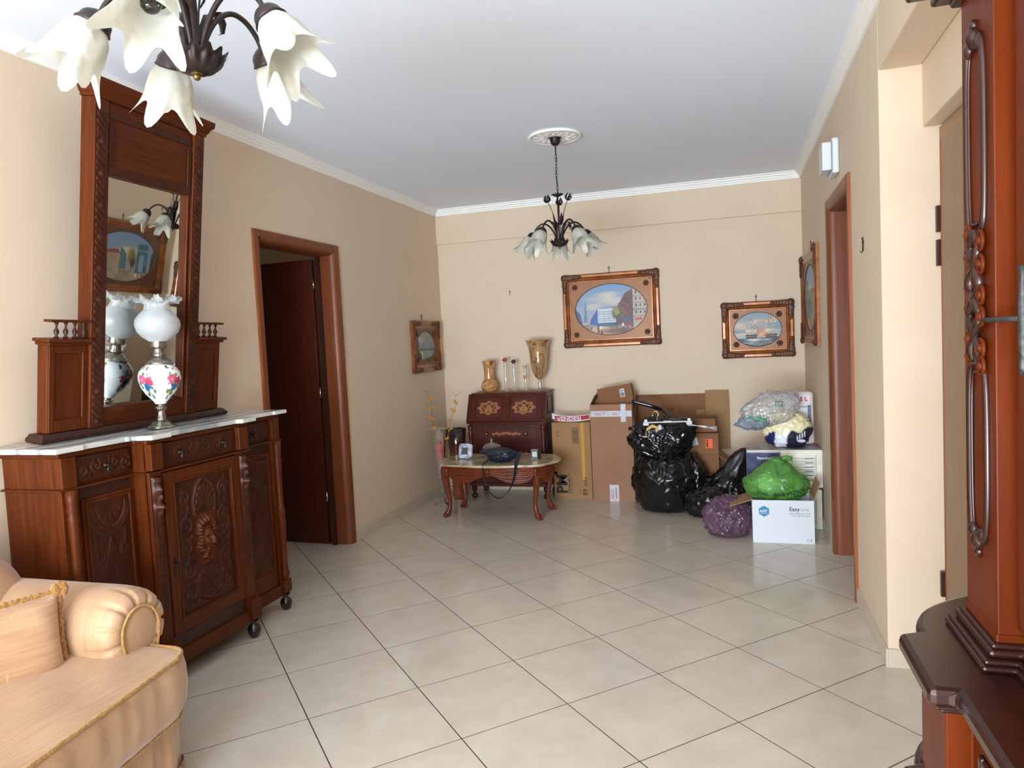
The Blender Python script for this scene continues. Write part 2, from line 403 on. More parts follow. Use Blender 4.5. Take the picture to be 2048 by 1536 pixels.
def clip(poly, x0, x1, y0, y1):
    for ax, lim, sg in ((0, x0, 1), (0, x1, -1), (1, y0, 1), (1, y1, -1)):
        out = []
        for i in range(len(poly)):
            a, b = poly[i-1], poly[i]; da, db = (a[ax]-lim)*sg, (b[ax]-lim)*sg
            if (da >= 0) != (db >= 0):
                t = da/(da-db); out.append((a[0]+t*(b[0]-a[0]), a[1]+t*(b[1]-a[1])))
            if db >= 0: out.append(b)
        poly = out
        if not poly: return poly
    return poly
for i in range(-17, 17):
    for j in range(-17, 17):
        c = T0+ex*TS*(i+.5)+ey*TS*(j+.5)
        h = TS/2-gap/2; cor = [c+RM @ Vector((sx*h, sy*h, 0)) for sx, sy in ((-1, -1), (1, -1), (1, 1), (-1, 1))]
        def inside(x0, x1, y0, y1): return all(x0 <= p.x <= x1 and y0 <= p.y <= y1 for p in cor)
        cp = [(p.x, p.y) for p in cor]
        main = clip(cp, XL, XA, YW, YB)
        room2 = clip(cp, -3.9, XL-.0001, 3.0, 5.6)
        room3 = clip(cp, XA, 1.6, 3.4, 5.4)
        if main and c.y > .8:
            if inside(XL, XA, YW, YB): o = bpy.data.objects.new('tile', tme)
            else:
                o = bpy.data.objects.new('tile', None)
                m = MB().prism([tuple((RM.transposed() @ (Vector((p[0], p[1], 0))-c))[:2]) for p in main], -.004, 0)
                me = mesh_of('tile', m); me.materials.append(TILE); bpy.data.objects.remove(o); o = bpy.data.objects.new('tile', me)
            COL.objects.link(o); o.location = (c.x, c.y, 0); o.rotation_euler = (0, 0, rad(45)); o.parent = fl
        elif main: rest.prism(main, -.004, 0)
        if room2: rest.prism(room2, -.004, 0)
        if room3: rest.prism(room3, -.004, 0)
part('tile', rest, TILE, fl, kind='stuff')
spart('ceiling', MB().box(-4.6, 2.0, YW-.1, 6.6, ZC, ZC+.1), CEIL)
# walls with door openings
T = .14
H1 = (3.651, 4.541, 2.128); H2 = (3.93, 4.755, 2.135)
mb = MB(); mb.box(XL-T, XL, YW, H1[0], 0, ZC); mb.box(XL-T, XL, H1[1], YB+.1, 0, ZC); mb.box(XL-T, XL, H1[0], H1[1], H1[2], ZC)
spart('wall_left', mb, WALL)
mb = MB(); mb.box(XL, 2.0, YB, YB+.12, 0, ZC); spart('wall_back', mb, WALL)
spart('trim_1', MB().box(XL, XR, YB-.022, YB, 2.384, ZC), WALL, bevel=.002)     # shallow beam across the far wall
mb = MB(); mb.box(XR, XR+T, YA, H2[0], 0, ZC); mb.box(XR, XR+T, H2[1], YB, 0, ZC); mb.box(XR, XR+T, H2[0], H2[1], H2[2], ZC)
mb.box(XR+T, XA+.05, YA, YA+.10, 0, ZC)
spart('wall_right', mb, WALL)
mb = MB(); mb.box(XR, .731, YW, YA, 2.41, ZC); mb.box(.731, XA, YW, YA, 2.171, ZC); spart('trim_2', mb, WALL, bevel=.006)      # beam over the alcove
D3 = (2.28, 3.13, 2.11)
mb = MB(); mb.box(XA, XA+.1, YW, D3[0], 0, ZC); mb.box(XA, XA+.1, D3[1], YA, 0, ZC); mb.box(XA, XA+.1, D3[0], D3[1], D3[2], ZC); spart('wall_alcove', mb, WALL)
# wall behind the camera with its balcony doors
mb = MB(); wx0, wx1, wz = -2.4, .1, 2.32
mb.box(XL-T, wx0, YW-.14, YW, 0, ZC); mb.box(wx1, XA+.1, YW-.14, YW, 0, ZC); mb.box(wx0, wx1, YW-.14, YW, wz, ZC); spart('wall_front', mb, WALL)
w1 = struct('window_1'); mb = MB(); mb2 = MB()
for a in (wx0, (wx0+wx1)/2-.035, wx1-.07): mb.box(a, a+.07, YW-.12, YW-.05, 0, wz)
for a, b in ((0, .1), (1.0, 1.08), (wz-.08, wz)): mb.box(wx0, wx1, YW-.119, YW-.051, a, b)
part('window_frame', mb, DOORW, w1); part('pane', MB().box(wx0+.05, wx1-.05, YW-.09, YW-.085, .05, wz-.05), GLASS, w1)
# neighbouring rooms
mb = MB(); mb.box(-4.6, -4.5, 3.0, 5.7, 0, ZC); mb.box(-4.5, XL-T, 2.9, 3.0, 0, ZC); mb.box(-4.5, XL-T, 5.6, 5.7, 0, ZC); spart('wall_side_room', mb, WALL)
mb = MB(); mb.box(1.7, 1.8, YA, YB, 0, ZC); mb.box(XR+T, 1.7, 5.3, 5.4, 0, ZC); mb.box(XA+.05, 1.7, YA, YA+.1, 0, ZC); spart('wall_corridor', mb, WALL)
# crown mouldings
CP = [(0, 0), (.012, 0), (.012, .012), (.022, .016), (.022, .028), (.036, .034), (.036, .046), (.052, .05), (.052, .06), (0, .06)]
zc = ZC-.058
def crown(name, pts): spart(name, MB().sweep(CP, [(x, y, zc) for x, y in pts]), MOLD)
crown('trim_3', [(XL, YW), (XL, YB-.02)]); crown('trim_4', [(XL, YB-.022), (XR, YB-.022)]); crown('trim_5', [(XR, YB-.02), (XR, YW)])
# skirting tiles
def skirt(name, segs):
    mb = MB()
    for s in segs: mb.box(*s, 0, .078)
    spart(name, mb, SKIRT, bevel=.0015)
skirt('baseboard_left', [(XL, XL+.010, YW, 3.62), (XL, XL+.010, 4.571, YB)])
skirt('baseboard_back', [(XL+.010, XR-.010, YB-.010, YB)])
skirt('baseboard_right', [(XR-.010, XR, YA-.010, 3.895), (XR-.010, XR, 4.79, YB), (XR, XA, YA-.010, YA)])
# doors: bullnose jambs with flat casings
def door_frame(name, xw, sgn, y0, y1, y0c, y1c, zt, ztc, depth, mat):
    # sgn=+1: room lies at larger x (left wall); -1: right wall
    d = struct(name); r = .035
    def jamb(a, b, far):      # a: casing outer edge, b: opening edge
        s = 1 if b > a else -1; pl = []
        xo = xw+sgn*.014
        pl += [(xw, a), (xo, a)]
        for k in range(9):
            t = k/8*PI/2; pl.append((xo-sgn*r*(1-math.cos(t))*1.3, b-s*r+s*r*math.sin(t)))
        pl += [(xw-sgn*depth, b), (xw-sgn*depth, a+s*.03), (xw, a+s*.03)]
        return MB().prism(pl, 0, zt if False else ztc-.0, smooth=False)
    # uprights run to the full height, head between them
    m = jamb(y0c, y0, False); part('door_jamb', m, mat, d); m = jamb(y1c, y1, True); part('door_jamb', m, mat, d)
    xo = xw+sgn*.0135; pl = [(xw, ztc), (xo, ztc)]
    for k in range(9):
        t = k/8*PI/2; pl.append((xo-sgn*r*(1-math.cos(t))*1.3, zt+r-r*math.sin(t)))
    pl += [(xw-sgn*depth, zt), (xw-sgn*depth, ztc-.03), (xw, ztc-.03)]
    part('door_head', MB().prism(pl, y0+.001, y1-.001, ax='y'), mat, d)
    part('door_edge_strip', MB().box(min(xw, xo+sgn*.001), max(xw, xo+sgn*.001), y0c-.006, y0c+.004, 0, ztc+.004).box(min(xw, xo), max(xw, xo), y0c, y1c, ztc, ztc+.004), DOORE, d)
    return d
dl = door_frame('door_1', XL, 1, D1[0], D1[1], 3.621, 4.571, D1[2], 2.158, .15, DOORW)
# open leaf swung into the side room
hx, hy = -2.862, 4.505; ang = rad(177)
Ml = Matrix.Translation((hx, hy, 0)) @ Matrix.Rotation(ang, 4, 'Z')
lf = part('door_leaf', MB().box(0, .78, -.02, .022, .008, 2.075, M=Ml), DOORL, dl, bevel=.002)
for z in (.32, 1.08, 1.86):
    part('hinge', MB().lathe([(.007, 0), (.007, .07)], 10, (hx+.012, hy-.028, z)), CHROME, lf)
part('door_stop', MB().box(XL-.128, XL-.10, 4.47, D1[1]-.001, 0, D1[2]-.001), MAHOG_D, dl)
door_frame('door_2', XR, -1, D2[0], D2[1], 3.90, 4.785, D2[2], 2.165, .15, DOORW)
# entrance door in the alcove
d3 = struct('door_3')
mb = MB(); mb.box(XA-.016, XA+.06, D3[0]-.05, D3[0], 0, D3[2]+.05); mb.box(XA-.016, XA+.06, D3[1], D3[1]+.035, 0, D3[2]+.05); mb.box(XA-.0158, XA+.06, D3[0]-.05, D3[1]+.035, D3[2], D3[2]+.05)
part('door_frame', mb, plain('entrance_frame', (150, 116, 82), .5), d3, bevel=.002)
part('door_leaf', MB().box(XA-.022, XA+.03, D3[0]+.003, D3[1]-.004, .01, D3[2]-.004), BEIGED, d3, bevel=.002)
mb = MB(); mb.box(XA-.024, XA-.018, D3[1]-.012, D3[1]-.004, .01, D3[2]-.004); part('edge_strip', mb, DOORE, d3)
for z in (.32, 1.63, 1.76): part('hinge', MB().box(XA-.034, XA-.016, D3[1]+.01, D3[1]+.03, z, z+.10), MAHOG_D, d3)
# ================================================================ sideboard with marble top (stands at the left wall, front faces +x)
cr = thing('sideboard', 'carved mahogany sideboard with white veined marble top along the left wall', 'sideboard', (-2.53, 2.66, 0))
def relief(name, x, y0, y1, z0, z1, H, mat, parent, nu=70, nv=90, depth=.014, side=.01):
    # height-field panel whose front faces +x ; U,V in 0..1
    U, V = np.meshgrid(np.linspace(0, 1, nu), np.linspace(0, 1, nv))
    h = H(U, V)*depth
    e = np.minimum(np.minimum(U, 1-U), np.minimum(V, 1-V)) < 1e-6; h = np.where(e, 0, h)
    P = np.stack([x+h, y0+(y1-y0)*U, z0+(z1-z0)*V], -1)
    m = MB().grid(P); m.box(x-side, x-.0004, y0, y1, z0, z1)
    return part(name, m, mat, parent)
xs, xc = -2.405, -2.335
mb = MB()
mb.box(-2.69, xs-.012, 2.00, 3.32, .14, 1.068)         # side bodies
mb.box(-2.69, xc-.012, 2.345, 2.965, .14, 1.068)       # breakfront
part('carcass', mb, MAHOG, cr, bevel=.002)
# plinth, mid moulding, top moulding follow the plan of the front
def plan(o, x_s=xs, x_c=xc):
    return [(-2.69, 2.00-o), (x_s+o, 2.00-o), (x_s+o, 2.345-o), (x_c+o, 2.345-o), (x_c+o, 2.965+o), (x_s+o, 2.965+o), (x_s+o, 3.32+o), (-2.69, 3.32+o)]
def ring(h0, h1, o, x_s=xs, x_c=xc): return MB().prism(plan(o, x_s, x_c), h0, h1)
part('plinth', ring(.085, .15, .012), MAHOG_H, cr, bevel=.004)
part('waist_moulding', ring(.938, .946, .018), MAHOG_H, cr, bevel=.003).data
part('top_moulding', ring(1.064, 1.084, .012), MAHOG_H, cr, bevel=.006)
# marble
def mplan(o=0):
    a = -2.372+o; c = -2.305+o
    p = [(-2.695, 1.955-o), (a+.01, 1.955-o), (a+.01, 2.075), (a, 2.085), (a, 2.275), (a+.01, 2.29), (a+.01, 2.30), (c+.03, 2.315-o*.3), (c+.03, 2.425), (c, 2.44), (c, 2.87), (c+.03, 2.885), (c+.03, 2.985), (a+.01, 2.99), (a+.01, 3.03), (a, 3.04), (a, 3.25), (a+.01, 3.262), (a+.01, 3.365+o), (-2.695, 3.365+o)]
    return p
part('marble_top', MB().prism(mplan(), 1.085, 1.105), MARBLE, cr, bevel=.004, label='white marble top with grey veins')
# corner posts, turned half columns, feet
colp = [(.019, 0), (.019, .02), (.023, .03), (.023, .05), (.017, .06), (.020, .075), (.015, .085), (.017, .20), (.022, .33), (.022, .345), (.017, .36), (.022, .37), (.022, .40), (.016, .42), (.019, .60), (.0215, .655), (.0215, .67), (.017, .68), (.0215, .695), (.019, .715), (.022, .73), (.023, .775)]
for y in (2.03, 3.295):
    mb = MB(); mb.box(xs-.03, xs+.004, y-.034, y+.034, .15, .938); part('post', mb, MAHOG, cr, bevel=.002)
    mb = MB(); mb.box(xs-.02, xs+.030, y-.03, y+.03, .10, .17); part('column_base', mb, MAHOG, cr, bevel=.004)
    part('column', MB().lathe(colp, 20, (xs+.012, y, .165)), MAHOG, cr)
    part('corner_block', MB().box(xs-.03, xs+.012, y-.032, y+.032, .946, 1.064), MAHOG, cr, bevel=.002)
footp = [(.016, 0), (.022, .004), (.031, .028), (.033, .044), (.026, .060), (.014, .070), (.016, .080), (.024, .088)]
for x, y in ((xs+.005, 3.295), (xs+.005, 2.03), (xc+.002, 2.93), (xc+.002, 2.38)): part('foot', MB().lathe(footp, 20, (x, y, 0)), BLACKF, cr)
for y in (2.06, 3.26): part('foot', MB().lathe(footp, 20, (-2.65, y, 0)), BLACKF, cr)
# centre bay: pilasters with carved brackets
for y, s in ((2.378, 1), (2.932, -1)):
    part('pilaster_block', MB().box(xc-.02, xc+.02, y-.033, y+.033, .952, 1.064), MAHOG, cr, bevel=.002)
    part('pilaster', MB().box(xc-.02, xc+.002, y-.033, y+.033, .15, .938), MAHOG, cr, bevel=.002)
    part('pilaster_base', MB().box(xc-.02, xc+.03, y-.036, y+.036, .10, .20), MAHOG, cr, bevel=.004)
    def Hp(U, V):
        h = .35*(np.abs(U-.5) < .42)
        for k in range(9): h = h+.45*gb(U, V, .5+.12*math.sin(k*1.9), .06+k*.075, .26, .026)
        h = h+1.1*gb(U, V, .5, .97, .4, .03)+1.7*gb(U, V, .45, .90, .26, .035)+1.3*gb(U, V, .6, .84, .2, .03)+1.9*gb(U, V, .5, .77, .3, .028)+1.1*gb(U, V, .5, .72, .2, .03)
        return h*(1-.35*V*0)
    relief('carved_bracket', xc+.002, y-.024, y+.024, .36, .925, Hp, CARVED, cr, 24, 150, .017)
# drawers with carved fronts and drop handles
def scrolls(U, V, mirror=True, asp=3.5):
    X = np.abs(U-.5)*asp if mirror else (U-.5)*asp
    Y = V-.5; h = 0
    for cx, cy, r, s in ((.45, .05, .28, 1), (1.0, -.06, .3, -1), (1.45, .08, .2, 1)):
        h = np.maximum(h, ridge(X, Y, spiral(cx, cy, r, 1.2, 2.4 if s > 0 else .6, s), .055))
    h = np.maximum(h, fan(X, Y, 0, -.2, .33, .5, 9, .0, PI)*.9)
    for k in range(7): h = np.maximum(h, .6*gb(X, Y, .25+.22*k, .26*math.sin(k*2.1), .05, .13))
    return h
def drop_handle(y, z, x, parent):
    mb = MB(); mb.lathe([(.0, 0), (.010, .001), (.012, .003), (.006, .006), (.004, .014), (.006, .018), (0, .020)], 14, M=frame_M((x, y, z), (0, 1, 0), (0, 0, 1), (1, 0, 0)))
    mb.ball((x+.016, y, z-.016), (.006, .008, .012), 10, 6)
    part('drop_handle', mb, IRON, parent)
dz0, dz1 = .958, 1.055
for y0, y1, ks, x in ((2.075, 2.325, (.5,), xs-.002), (2.415, 2.895, (.22, .80), xc-.002), (2.985, 3.245, (.5,), xs-.002)):
    d = relief('drawer', x, y0, y1, dz0, dz1, lambda U, V, a=(y1-y0)/.1: scrolls(U, V, True, a)*.8, CARVED, cr, 150, 60, .007, .02)
    for k in ks: drop_handle(y0+(y1-y0)*k, (dz0+dz1)/2-.002, x+.004, d)
# side doors
def Hside(U, V):
    X = (U-.5)*.30/.72*1.0; Y = V; h = 0*U
    d = np.hypot(X, Y-.97)
    for r in (.165, .185, .205): h = np.maximum(h, np.exp(-((d-r)/.006)**2)*(Y < .97))
    h = np.maximum(h, fan(X, Y, 0, .97, .14, .14, 11, PI, PI)*.7)
    for o in (0, .025, .05):
        h = np.maximum(h, ridge(X, Y, [(-.19+o*.9, .20), (0, .74-o*2.4), (.19-o*.9, .20)], .005))
    h = np.maximum(h, ridge(X, Y, [(-.18, .02), (-.05, .20), (.05, .20), (.18, .02)], .006))
    h = np.maximum(h, fan(X, Y, 0, .33, .05, .05, 8)); h = np.maximum(h, .8*fan(X, Y, 0, .08, .09, .06, 9, 0, PI))
    for s in (-1, 1):
        h = np.maximum(h, ridge(X, Y, spiral(s*.12, .63, .045, 1.2, 0, s), .006)); h = np.maximum(h, gb(X, Y, s*.15, .72, .012, .05)*.8)
    return h
for y0, y1 in ((2.085, 2.325), (2.99, 3.245)):
    dr = part('side_door', MB().box(xs-.02, xs-.004, y0, y1, .15, .89), MAHOG, cr, bevel=.002)
    relief('carved_panel', xs-.0035, y0+.022, y1-.022, .275, .865, Hside, CARVED, dr, 70, 150, .007, .008)
    mb = MB(); c = .008
    for a in (y0+.014, y1-.022): mb.box(xs-.01, xs+.004, a, a+c, .267, .873)
    for z in (.262, .869): mb.box(xs-.01, xs+.0035, y0+.014, y1-.014, z, z+c)
    part('bead', mb, MAHOG, dr, bevel=.002)
    part('lower_rail', MB().box(xs-.01, xs+.0, y0, y1, .15, .245), MAHOG_H, dr, bevel=.003)
    part('gap_shade_strip', MB().box(xs-.02, xs-.010, y0, y1, .892, .934), MAHOG_D, cr)  # solid strip in darker wood, standing for the shade of a gap
# centre door with the mask
cdn = part('centre_door', MB().box(xc-.02, xc-.006, 2.415, 2.895, .215, .932), MAHOG, cr, bevel=.002)
mb = MB()
mb.box(xc-.008, xc+.006, 2.417, 2.467, .217, .930); mb.box(xc-.008, xc+.006, 2.843, 2.893, .217, .930)
mb.box(xc-.008, xc+.0059, 2.467, 2.843, .217, .275); mb.box(xc-.008, xc+.0059, 2.467, 2.843, .883, .930)
part('door_frame', mb, MAHOG, cdn, bevel=.003)
def Hc(U, V):
    X = (U-.5)*.376; Y = V*.61; h = 0*U
    h = np.maximum(h, 1.3*fan(X, Y, 0, .475, .062, .095, 13, -.4, PI+.8))
    h = np.maximum(h, ridge(X, Y, [(-.062, .43), (-.07, .50), (-.045, .56), (0, .60), (.045, .56), (.07, .50), (.062, .43)], .006)*1.1)
    h = np.maximum(h, 1.1*fan(X, Y, 0, .115, .085, .07, 15)); h = np.maximum(h, ridge(X, Y, [(-.09, .14), (-.07, .06), (0, .03), (.07, .06), (.09, .14)], .006))
    for s in (-1, 1):
        for cx, cy, r, a, t in ((.125, .52, .035, 1, 1), (.125, .40, .04, 4, -1), (.13, .30, .04, 2, 1), (.12, .20, .045, 5, -1), (.12, .09, .045, 1, 1), (.085, .33, .025, 0, -1)):
            h = np.maximum(h, ridge(X, Y, spiral(s*cx, cy, r, 1.3, a if s > 0 else PI-a, s*t), .0065)*.9)
        h = np.maximum(h, ridge(X, Y, [(s*.10, .05), (s*.15, .15), (s*.11, .26), (s*.16, .36), (s*.10, .47), (s*.14, .57)], .007)*.7)
        for k in range(8): h = np.maximum(h, .7*gb(X, Y, s*(.15+.015*math.sin(k*2)), .05+k*.07, .016, .018))
    return h
relief('carved_panel', xc-.0055, 2.467, 2.843, .275, .883, Hc, CARVED, cdn, 130, 200, .010, .008)
mb = MB()
for a in (2.467, 2.836): mb.box(xc-.01, xc+.010, a, a+.007, .275, .883)
for z in (.275, .876): mb.box(xc-.01, xc+.0095, 2.474, 2.836, z, z+.007)
part('bead', mb, MAHOG, cdn, bevel=.002)
# the mask: crowned head, hair, long beard (height field in front of the panel)
U, V = np.meshgrid(np.linspace(-1, 1, 60), np.linspace(-1, 1, 110))
X, Y = U*.072, V*.118
face = np.sqrt(np.clip(1-(X/.034)**2-((Y+.004)/.058)**2, 0, 1))*.040
h = face+.016*gb(X, Y, 0, -.006, .0055, .020)+.008*gb(X, Y, 0, -.021, .010, .006)
h = h-.011*(gb(X, Y, .014, .008, .008, .006)+gb(X, Y, -.014, .008, .008, .006))+.007*(gb(X, Y, .014, .020, .013, .004)+gb(X, Y, -.014, .020, .013, .004))
h = h-.008*gb(X, Y, 0, -.034, .012, .0025)+.006*gb(X, Y, 0, -.040, .010, .005)+.004*(gb(X, Y, .019, -.014, .009, .010)+gb(X, Y, -.019, -.014, .009, .010))
hair = 0*X; crown = 0*X; beard = 0*X
for k in range(7):      # curls of hair down both sides
    for s_ in (-1, 1): hair = np.maximum(hair, .026*gb(X, Y, s_*(.040+.006*math.sin(k*1.7)), .045-k*.016, .012, .011))
for k in range(-3, 4):  # leaf crown
    crown = np.maximum(crown, (.030-.003*abs(k))*gb(X, Y, k*.0145, .062+.022*math.cos(k*.55), .0085, .020))
crown = np.maximum(crown, .026*gb(X, Y, 0, .050, .036, .009))
for s_ in (-1, 1):      # beard falling in two points
    for k in range(6): beard = np.maximum(beard, (.030-.002*k)*gb(X, Y, s_*(.010+.0035*k*(k < 4)), -.050-k*.0115, .013-.0008*k, .012))
    beard = np.maximum(beard, .022*gb(X, Y, s_*.030, -.048, .008, .022))
h = np.maximum.reduce([h, hair, crown, beard])
P = np.stack([xc-.004+h*1.0, 2.652+X, .588+Y], -1); keep = MB().grid(P)
part('carved_mask', keep, MAHOG, cdn, label='carved crowned and bearded mask in the middle of the panel')
# lock escutcheon with key
mb = MB(); mb.prism([(2.436, .475), (2.450, .475), (2.454, .50), (2.448, .52), (2.454, .54), (2.443, .565), (2.432, .54), (2.438, .52), (2.432, .50)], xc+.005, xc+.009, ax='x')
mb.tube([(xc+.008, 2.443, .535), (xc+.045, 2.443, .535)], .003, 8); mb.lathe([(.008, -.002), (.010, 0), (.008, .002)], 14, M=frame_M((xc+.052, 2.443, .535), (1, 0, 0), (0, 0, 1), (0, 1, 0)))
part('lock_plate', mb, IRON, cdn)
part('bottom_rail', MB().box(xc-.012, xc-.003, 2.41, 2.90, .15, .213), MAHOG_D, cr)

# ================================================================ overmantel mirror leaning forward from the sideboard
mr = thing('mirror', 'tall mahogany framed mirror with side wings standing on the sideboard', 'mirror', (-2.655, 2.607, 1.1150), (0, rad(7.3), rad(1.3)))
def L(x0, x1, y0, y1, z0, z1, name, mat=MAHOG, bev=.003, parent=None):
    return part(name, MB().box(x0, x1, y0, y1, z0, z1), mat, parent or mr, local=True, bevel=bev)
W2 = .317; HT = 1.385
BP = [(-.018, 0), (.022, 0), (.030, .006), (.030, .018), (.020, .026), (.012, .034), (-.018, .034)]
part('base_moulding', MB().sweep([(o, h) for o, h in BP], [(.0, -.515, .0), (.055, -.515, 0), (.055, .515, 0), (.0, .515, 0)]).box(0, .055, -.51, .51, 0, .033), MAHOG_D, mr, local=True)
L(.0, .06, -W2, W2, .034, .115, 'bottom_rail', MAHOG_H)
for s in (-1, 1):
    y = s*(W2-.034)
    L(.0, .072, y-.034, y+.034, .034, HT, 'stile')
    # relief carved face of the stile: rope-like leaves and bosses
    nu, nv = 18, 330; U, V = np.meshgrid(np.linspace(0, 1, nu), np.linspace(0, 1, nv)); Z = V*1.28
    per = .128; ph = (Z % per)/per
    diag = np.cos((U*.9+ph*2.6)*2*PI*1.6)*.5+.5; boss = np.exp(-(((U-.5)/.22)**2+((ph-.08)/.10)**2))
    h = (.0055*diag*(ph > .2)+.011*boss)*np.minimum(1, np.minimum(U, 1-U)*12)
    P = np.stack([.0725+h, y-.024+.048*U, .05+Z], -1)
    part('carved_strip', MB().grid(P), CARVED, mr, local=True)
    yi = s*(W2-.080)
    mb = MB(); mb.box(.03, .060, yi-.006, yi+.006, .115, HT-.02); part('inner_bead', mb, MAHOG, mr, local=True, bevel=.004)
    # wing cabinets with gallery
    a, b = sorted((s*W2, s*.497))
    wg = L(.0, .052, a, b, .034, .385, 'wing_panel', MAHOG)
    mb = MB(); fx0, fx1 = .052, .060
    mb.box(fx0, fx1, a+.001, a+.026, .036, .384); mb.box(fx0, fx1, b-.026, b-.001, .036, .384); mb.box(fx0, fx1-.0001, a+.026, b-.026, .036, .085); mb.box(fx0, fx1-.0001, a+.026, b-.026, .352, .384)
    part('panel_frame', mb, MAHOG, wg, local=True, bevel=.003)
    oy = s*.497
    mb = MB(); yA, yB = (oy-.025, -W2) if s < 0 else (W2, oy+.025)
    mb.prism([(0, yA), (.085, yA), (.085, yB), (0, yB)], .398, .412); mb.prism([(0, yA+(.012 if s < 0 else 0)), (.073, yA+(.012 if s < 0 else 0)), (.073, yB-(.012 if s > 0 else 0)), (0, yB-(.012 if s > 0 else 0))], .384, .398)
    part('wing_cornice', mb, MAHOG_H, mr, local=True, bevel=.004)
    for k in range(4):
        yy = s*(W2+.02+k*.042)
        part('baluster', MB().lathe([(.009, 0), (.009, .006), (.0045, .010), (.010, .024), (.010, .030), (.0045, .040), (.004, .052), (.008, .058), (.008, .064)], 12, (.055, yy, .412)), MAHOG_D, mr, local=True)
    mb = MB(); y0, y1 = sorted((s*W2, s*(W2+.185))); mb.box(.035, .075, y0, y1, .476, .486); part('gallery_rail', mb, MAHOG_H, mr, local=True, bevel=.002)
L(.004, .0595, -W2+.07, W2-.07, 1.09, HT+.001, 'top_panel', MAHOG_H)
mb = MB(); mb.box(.0595, .066, -W2+.076, W2-.076, 1.09, 1.125); mb.box(.0595, .0655, -W2+.076, W2-.076, 1.318, 1.345); mb.box(.0595, .0665, -W2+.076, -W2+.10, 1.125, 1.30); mb.box(.0595, .0665, W2-.10, W2-.076, 1.125, 1.30)
part('top_frame', mb, CARVED, mr, local=True, bevel=.004)
KP = [(0, 0), (.006, 0), (.007, .012), (.014, .020), (.020, .036), (.030, .044), (.033, .060), (.033, .072), (0, .072)]
part('cornice', MB().sweep(KP, [(0, -W2, HT), (.072, -W2, HT), (.072, W2, HT), (0, W2, HT)]).box(0, .072, -W2, W2, HT, HT+.071), MAHOG_H, mr, local=True)
MIR = Mat('mirror_glass'); MIR.b.inputs['Base Color'].default_value = (.86, .87, .84, 1); MIR.b.inputs['Metallic'].default_value = 1; MIR.b.inputs['Roughness'].default_value = .01
part('mirror_glass', MB().box(.030, .036, -W2+.07, W2-.07, .112, 1.092), MIR.m, mr, local=True)

# ================================================================ painted porcelain lamp
lp = thing('oil_lamp', 'white porcelain lamp with painted roses and frilled glass globe on the sideboard', 'lamp', (-2.456, 2.562, 1.105), (rad(-2.6), 0, 0))
def flute(n, a): return lambda th, j: 1+a*math.cos(n*th)
part('lamp_foot', MB().lathe([(.062, 0), (.064, .006), (.058, .014), (.046, .018), (.040, .028), (.024, .036)], 40, rfun=lambda a, j: 1+.05*math.cos(6*a)), SILVER, lp, local=True)
part('stem', MB().lathe([(.024, .034), (.019, .045), (.015, .075), (.018, .084), (.024, .088), (.024, .096), (.014, .10), (.016, .108), (.023, .112)], 36, rfun=flute(12, .05)), SILVER, lp, local=True)
# urn with rose bouquets as colour print
nz, na = 90, 220; prof = []
for k in range(nz+1):
    t = k/nz; z = .110+.182*t
    r = float(np.interp(t, [0, .05, .12, .25, .42, .58, .70, .80, .90, .96, 1], [.022, .027, .038, .060, .078, .0875, .0885, .084, .070, .056, .044])); prof.append((r, z))
mb = MB().lathe(prof, na, caps=False)
A = np.tile(np.arange(na)*2*PI/na, nz+1); Tt = np.repeat(np.arange(nz+1)/nz, na)
col = np.tile(lin((240, 241, 238)), (len(A), 1)); rng = np.random.RandomState(4)
def dab(ac, tc, ra, rt, c, rag=.25, petals=0):
    global col
    da = (A-ac+PI) % (2*PI)-PI; d = np.hypot(da/ra, (Tt-tc)/rt); th = np.arctan2((Tt-tc)/rt, da/ra)
    rr = 1+rag*np.sin(th*5+ac*7)*.5+rag*np.sin(th*3+tc*20)*.4
    m = d < rr
    shade = 1.0 if not petals else .78+.32*(.5+.5*np.sin(d*7+th*petals))
    cc = lin(c)*(shade[:, None] if petals else 1)
    col = np.where(m[:, None], cc, col)
for ac in (-1.58, -.03, 1.55, 3.1):
    for k in range(26):
        dab(ac+rng.normal(0, .27), .52+rng.normal(0, .18), .07+.03*rng.rand(), .04+.02*rng.rand(), [(72, 104, 40), (100, 128, 52), (52, 100, 96), (120, 140, 70)][k % 4])
    for k in range(16): dab(ac+rng.normal(0, .26), .55+rng.normal(0, .17), .035, .022, [(40, 96, 150), (190, 60, 90), (30, 110, 140)][k % 3])
    dab(ac-.18, .61, .23, .115, (206, 92, 124), .2, 3); dab(ac+.24, .57, .20, .100, (188, 62, 92), .2, 3); dab(ac-.16, .60, .07, .04, (226, 140, 160), .2, 2)
    dab(ac+.06, .42, .19, .09, (34, 98, 150), .2, 3); dab(ac+.03, .25, .075, .038, (180, 66, 90), .2, 2)
mb.col = col; part('urn', mb, painted('painted_porcelain', .12, coat=.6), lp, local=True, label='white porcelain urn with bouquets of pink and blue roses')
part('collar', MB().lathe([(.058, .286), (.060, .292), (.052, .298), (.050, .304), (.040, .309), (.036, .316), (.028, .322)], 32), SILVER, lp, local=True)
part('neck', MB().lathe([(.028, .320), (.022, .334), (.019, .352), (.022, .360), (.034, .364)], 48, rfun=flute(16, .06)), SILVER, lp, local=True)
mb = MB().lathe([(.033, .362), (.035, .368), (.035, .388)], 40, caps=False)
for k in range(14):
    a = 2*PI*k/14; mb.box(-.0055, .0055, -.0006, .0006, 0, .012, M=Matrix.Translation((.035*math.cos(a), .035*math.sin(a), .387)) @ Matrix.Rotation(a+PI/2, 4, 'Z'))
part('gallery_cup', mb, SILVER, lp, local=True)
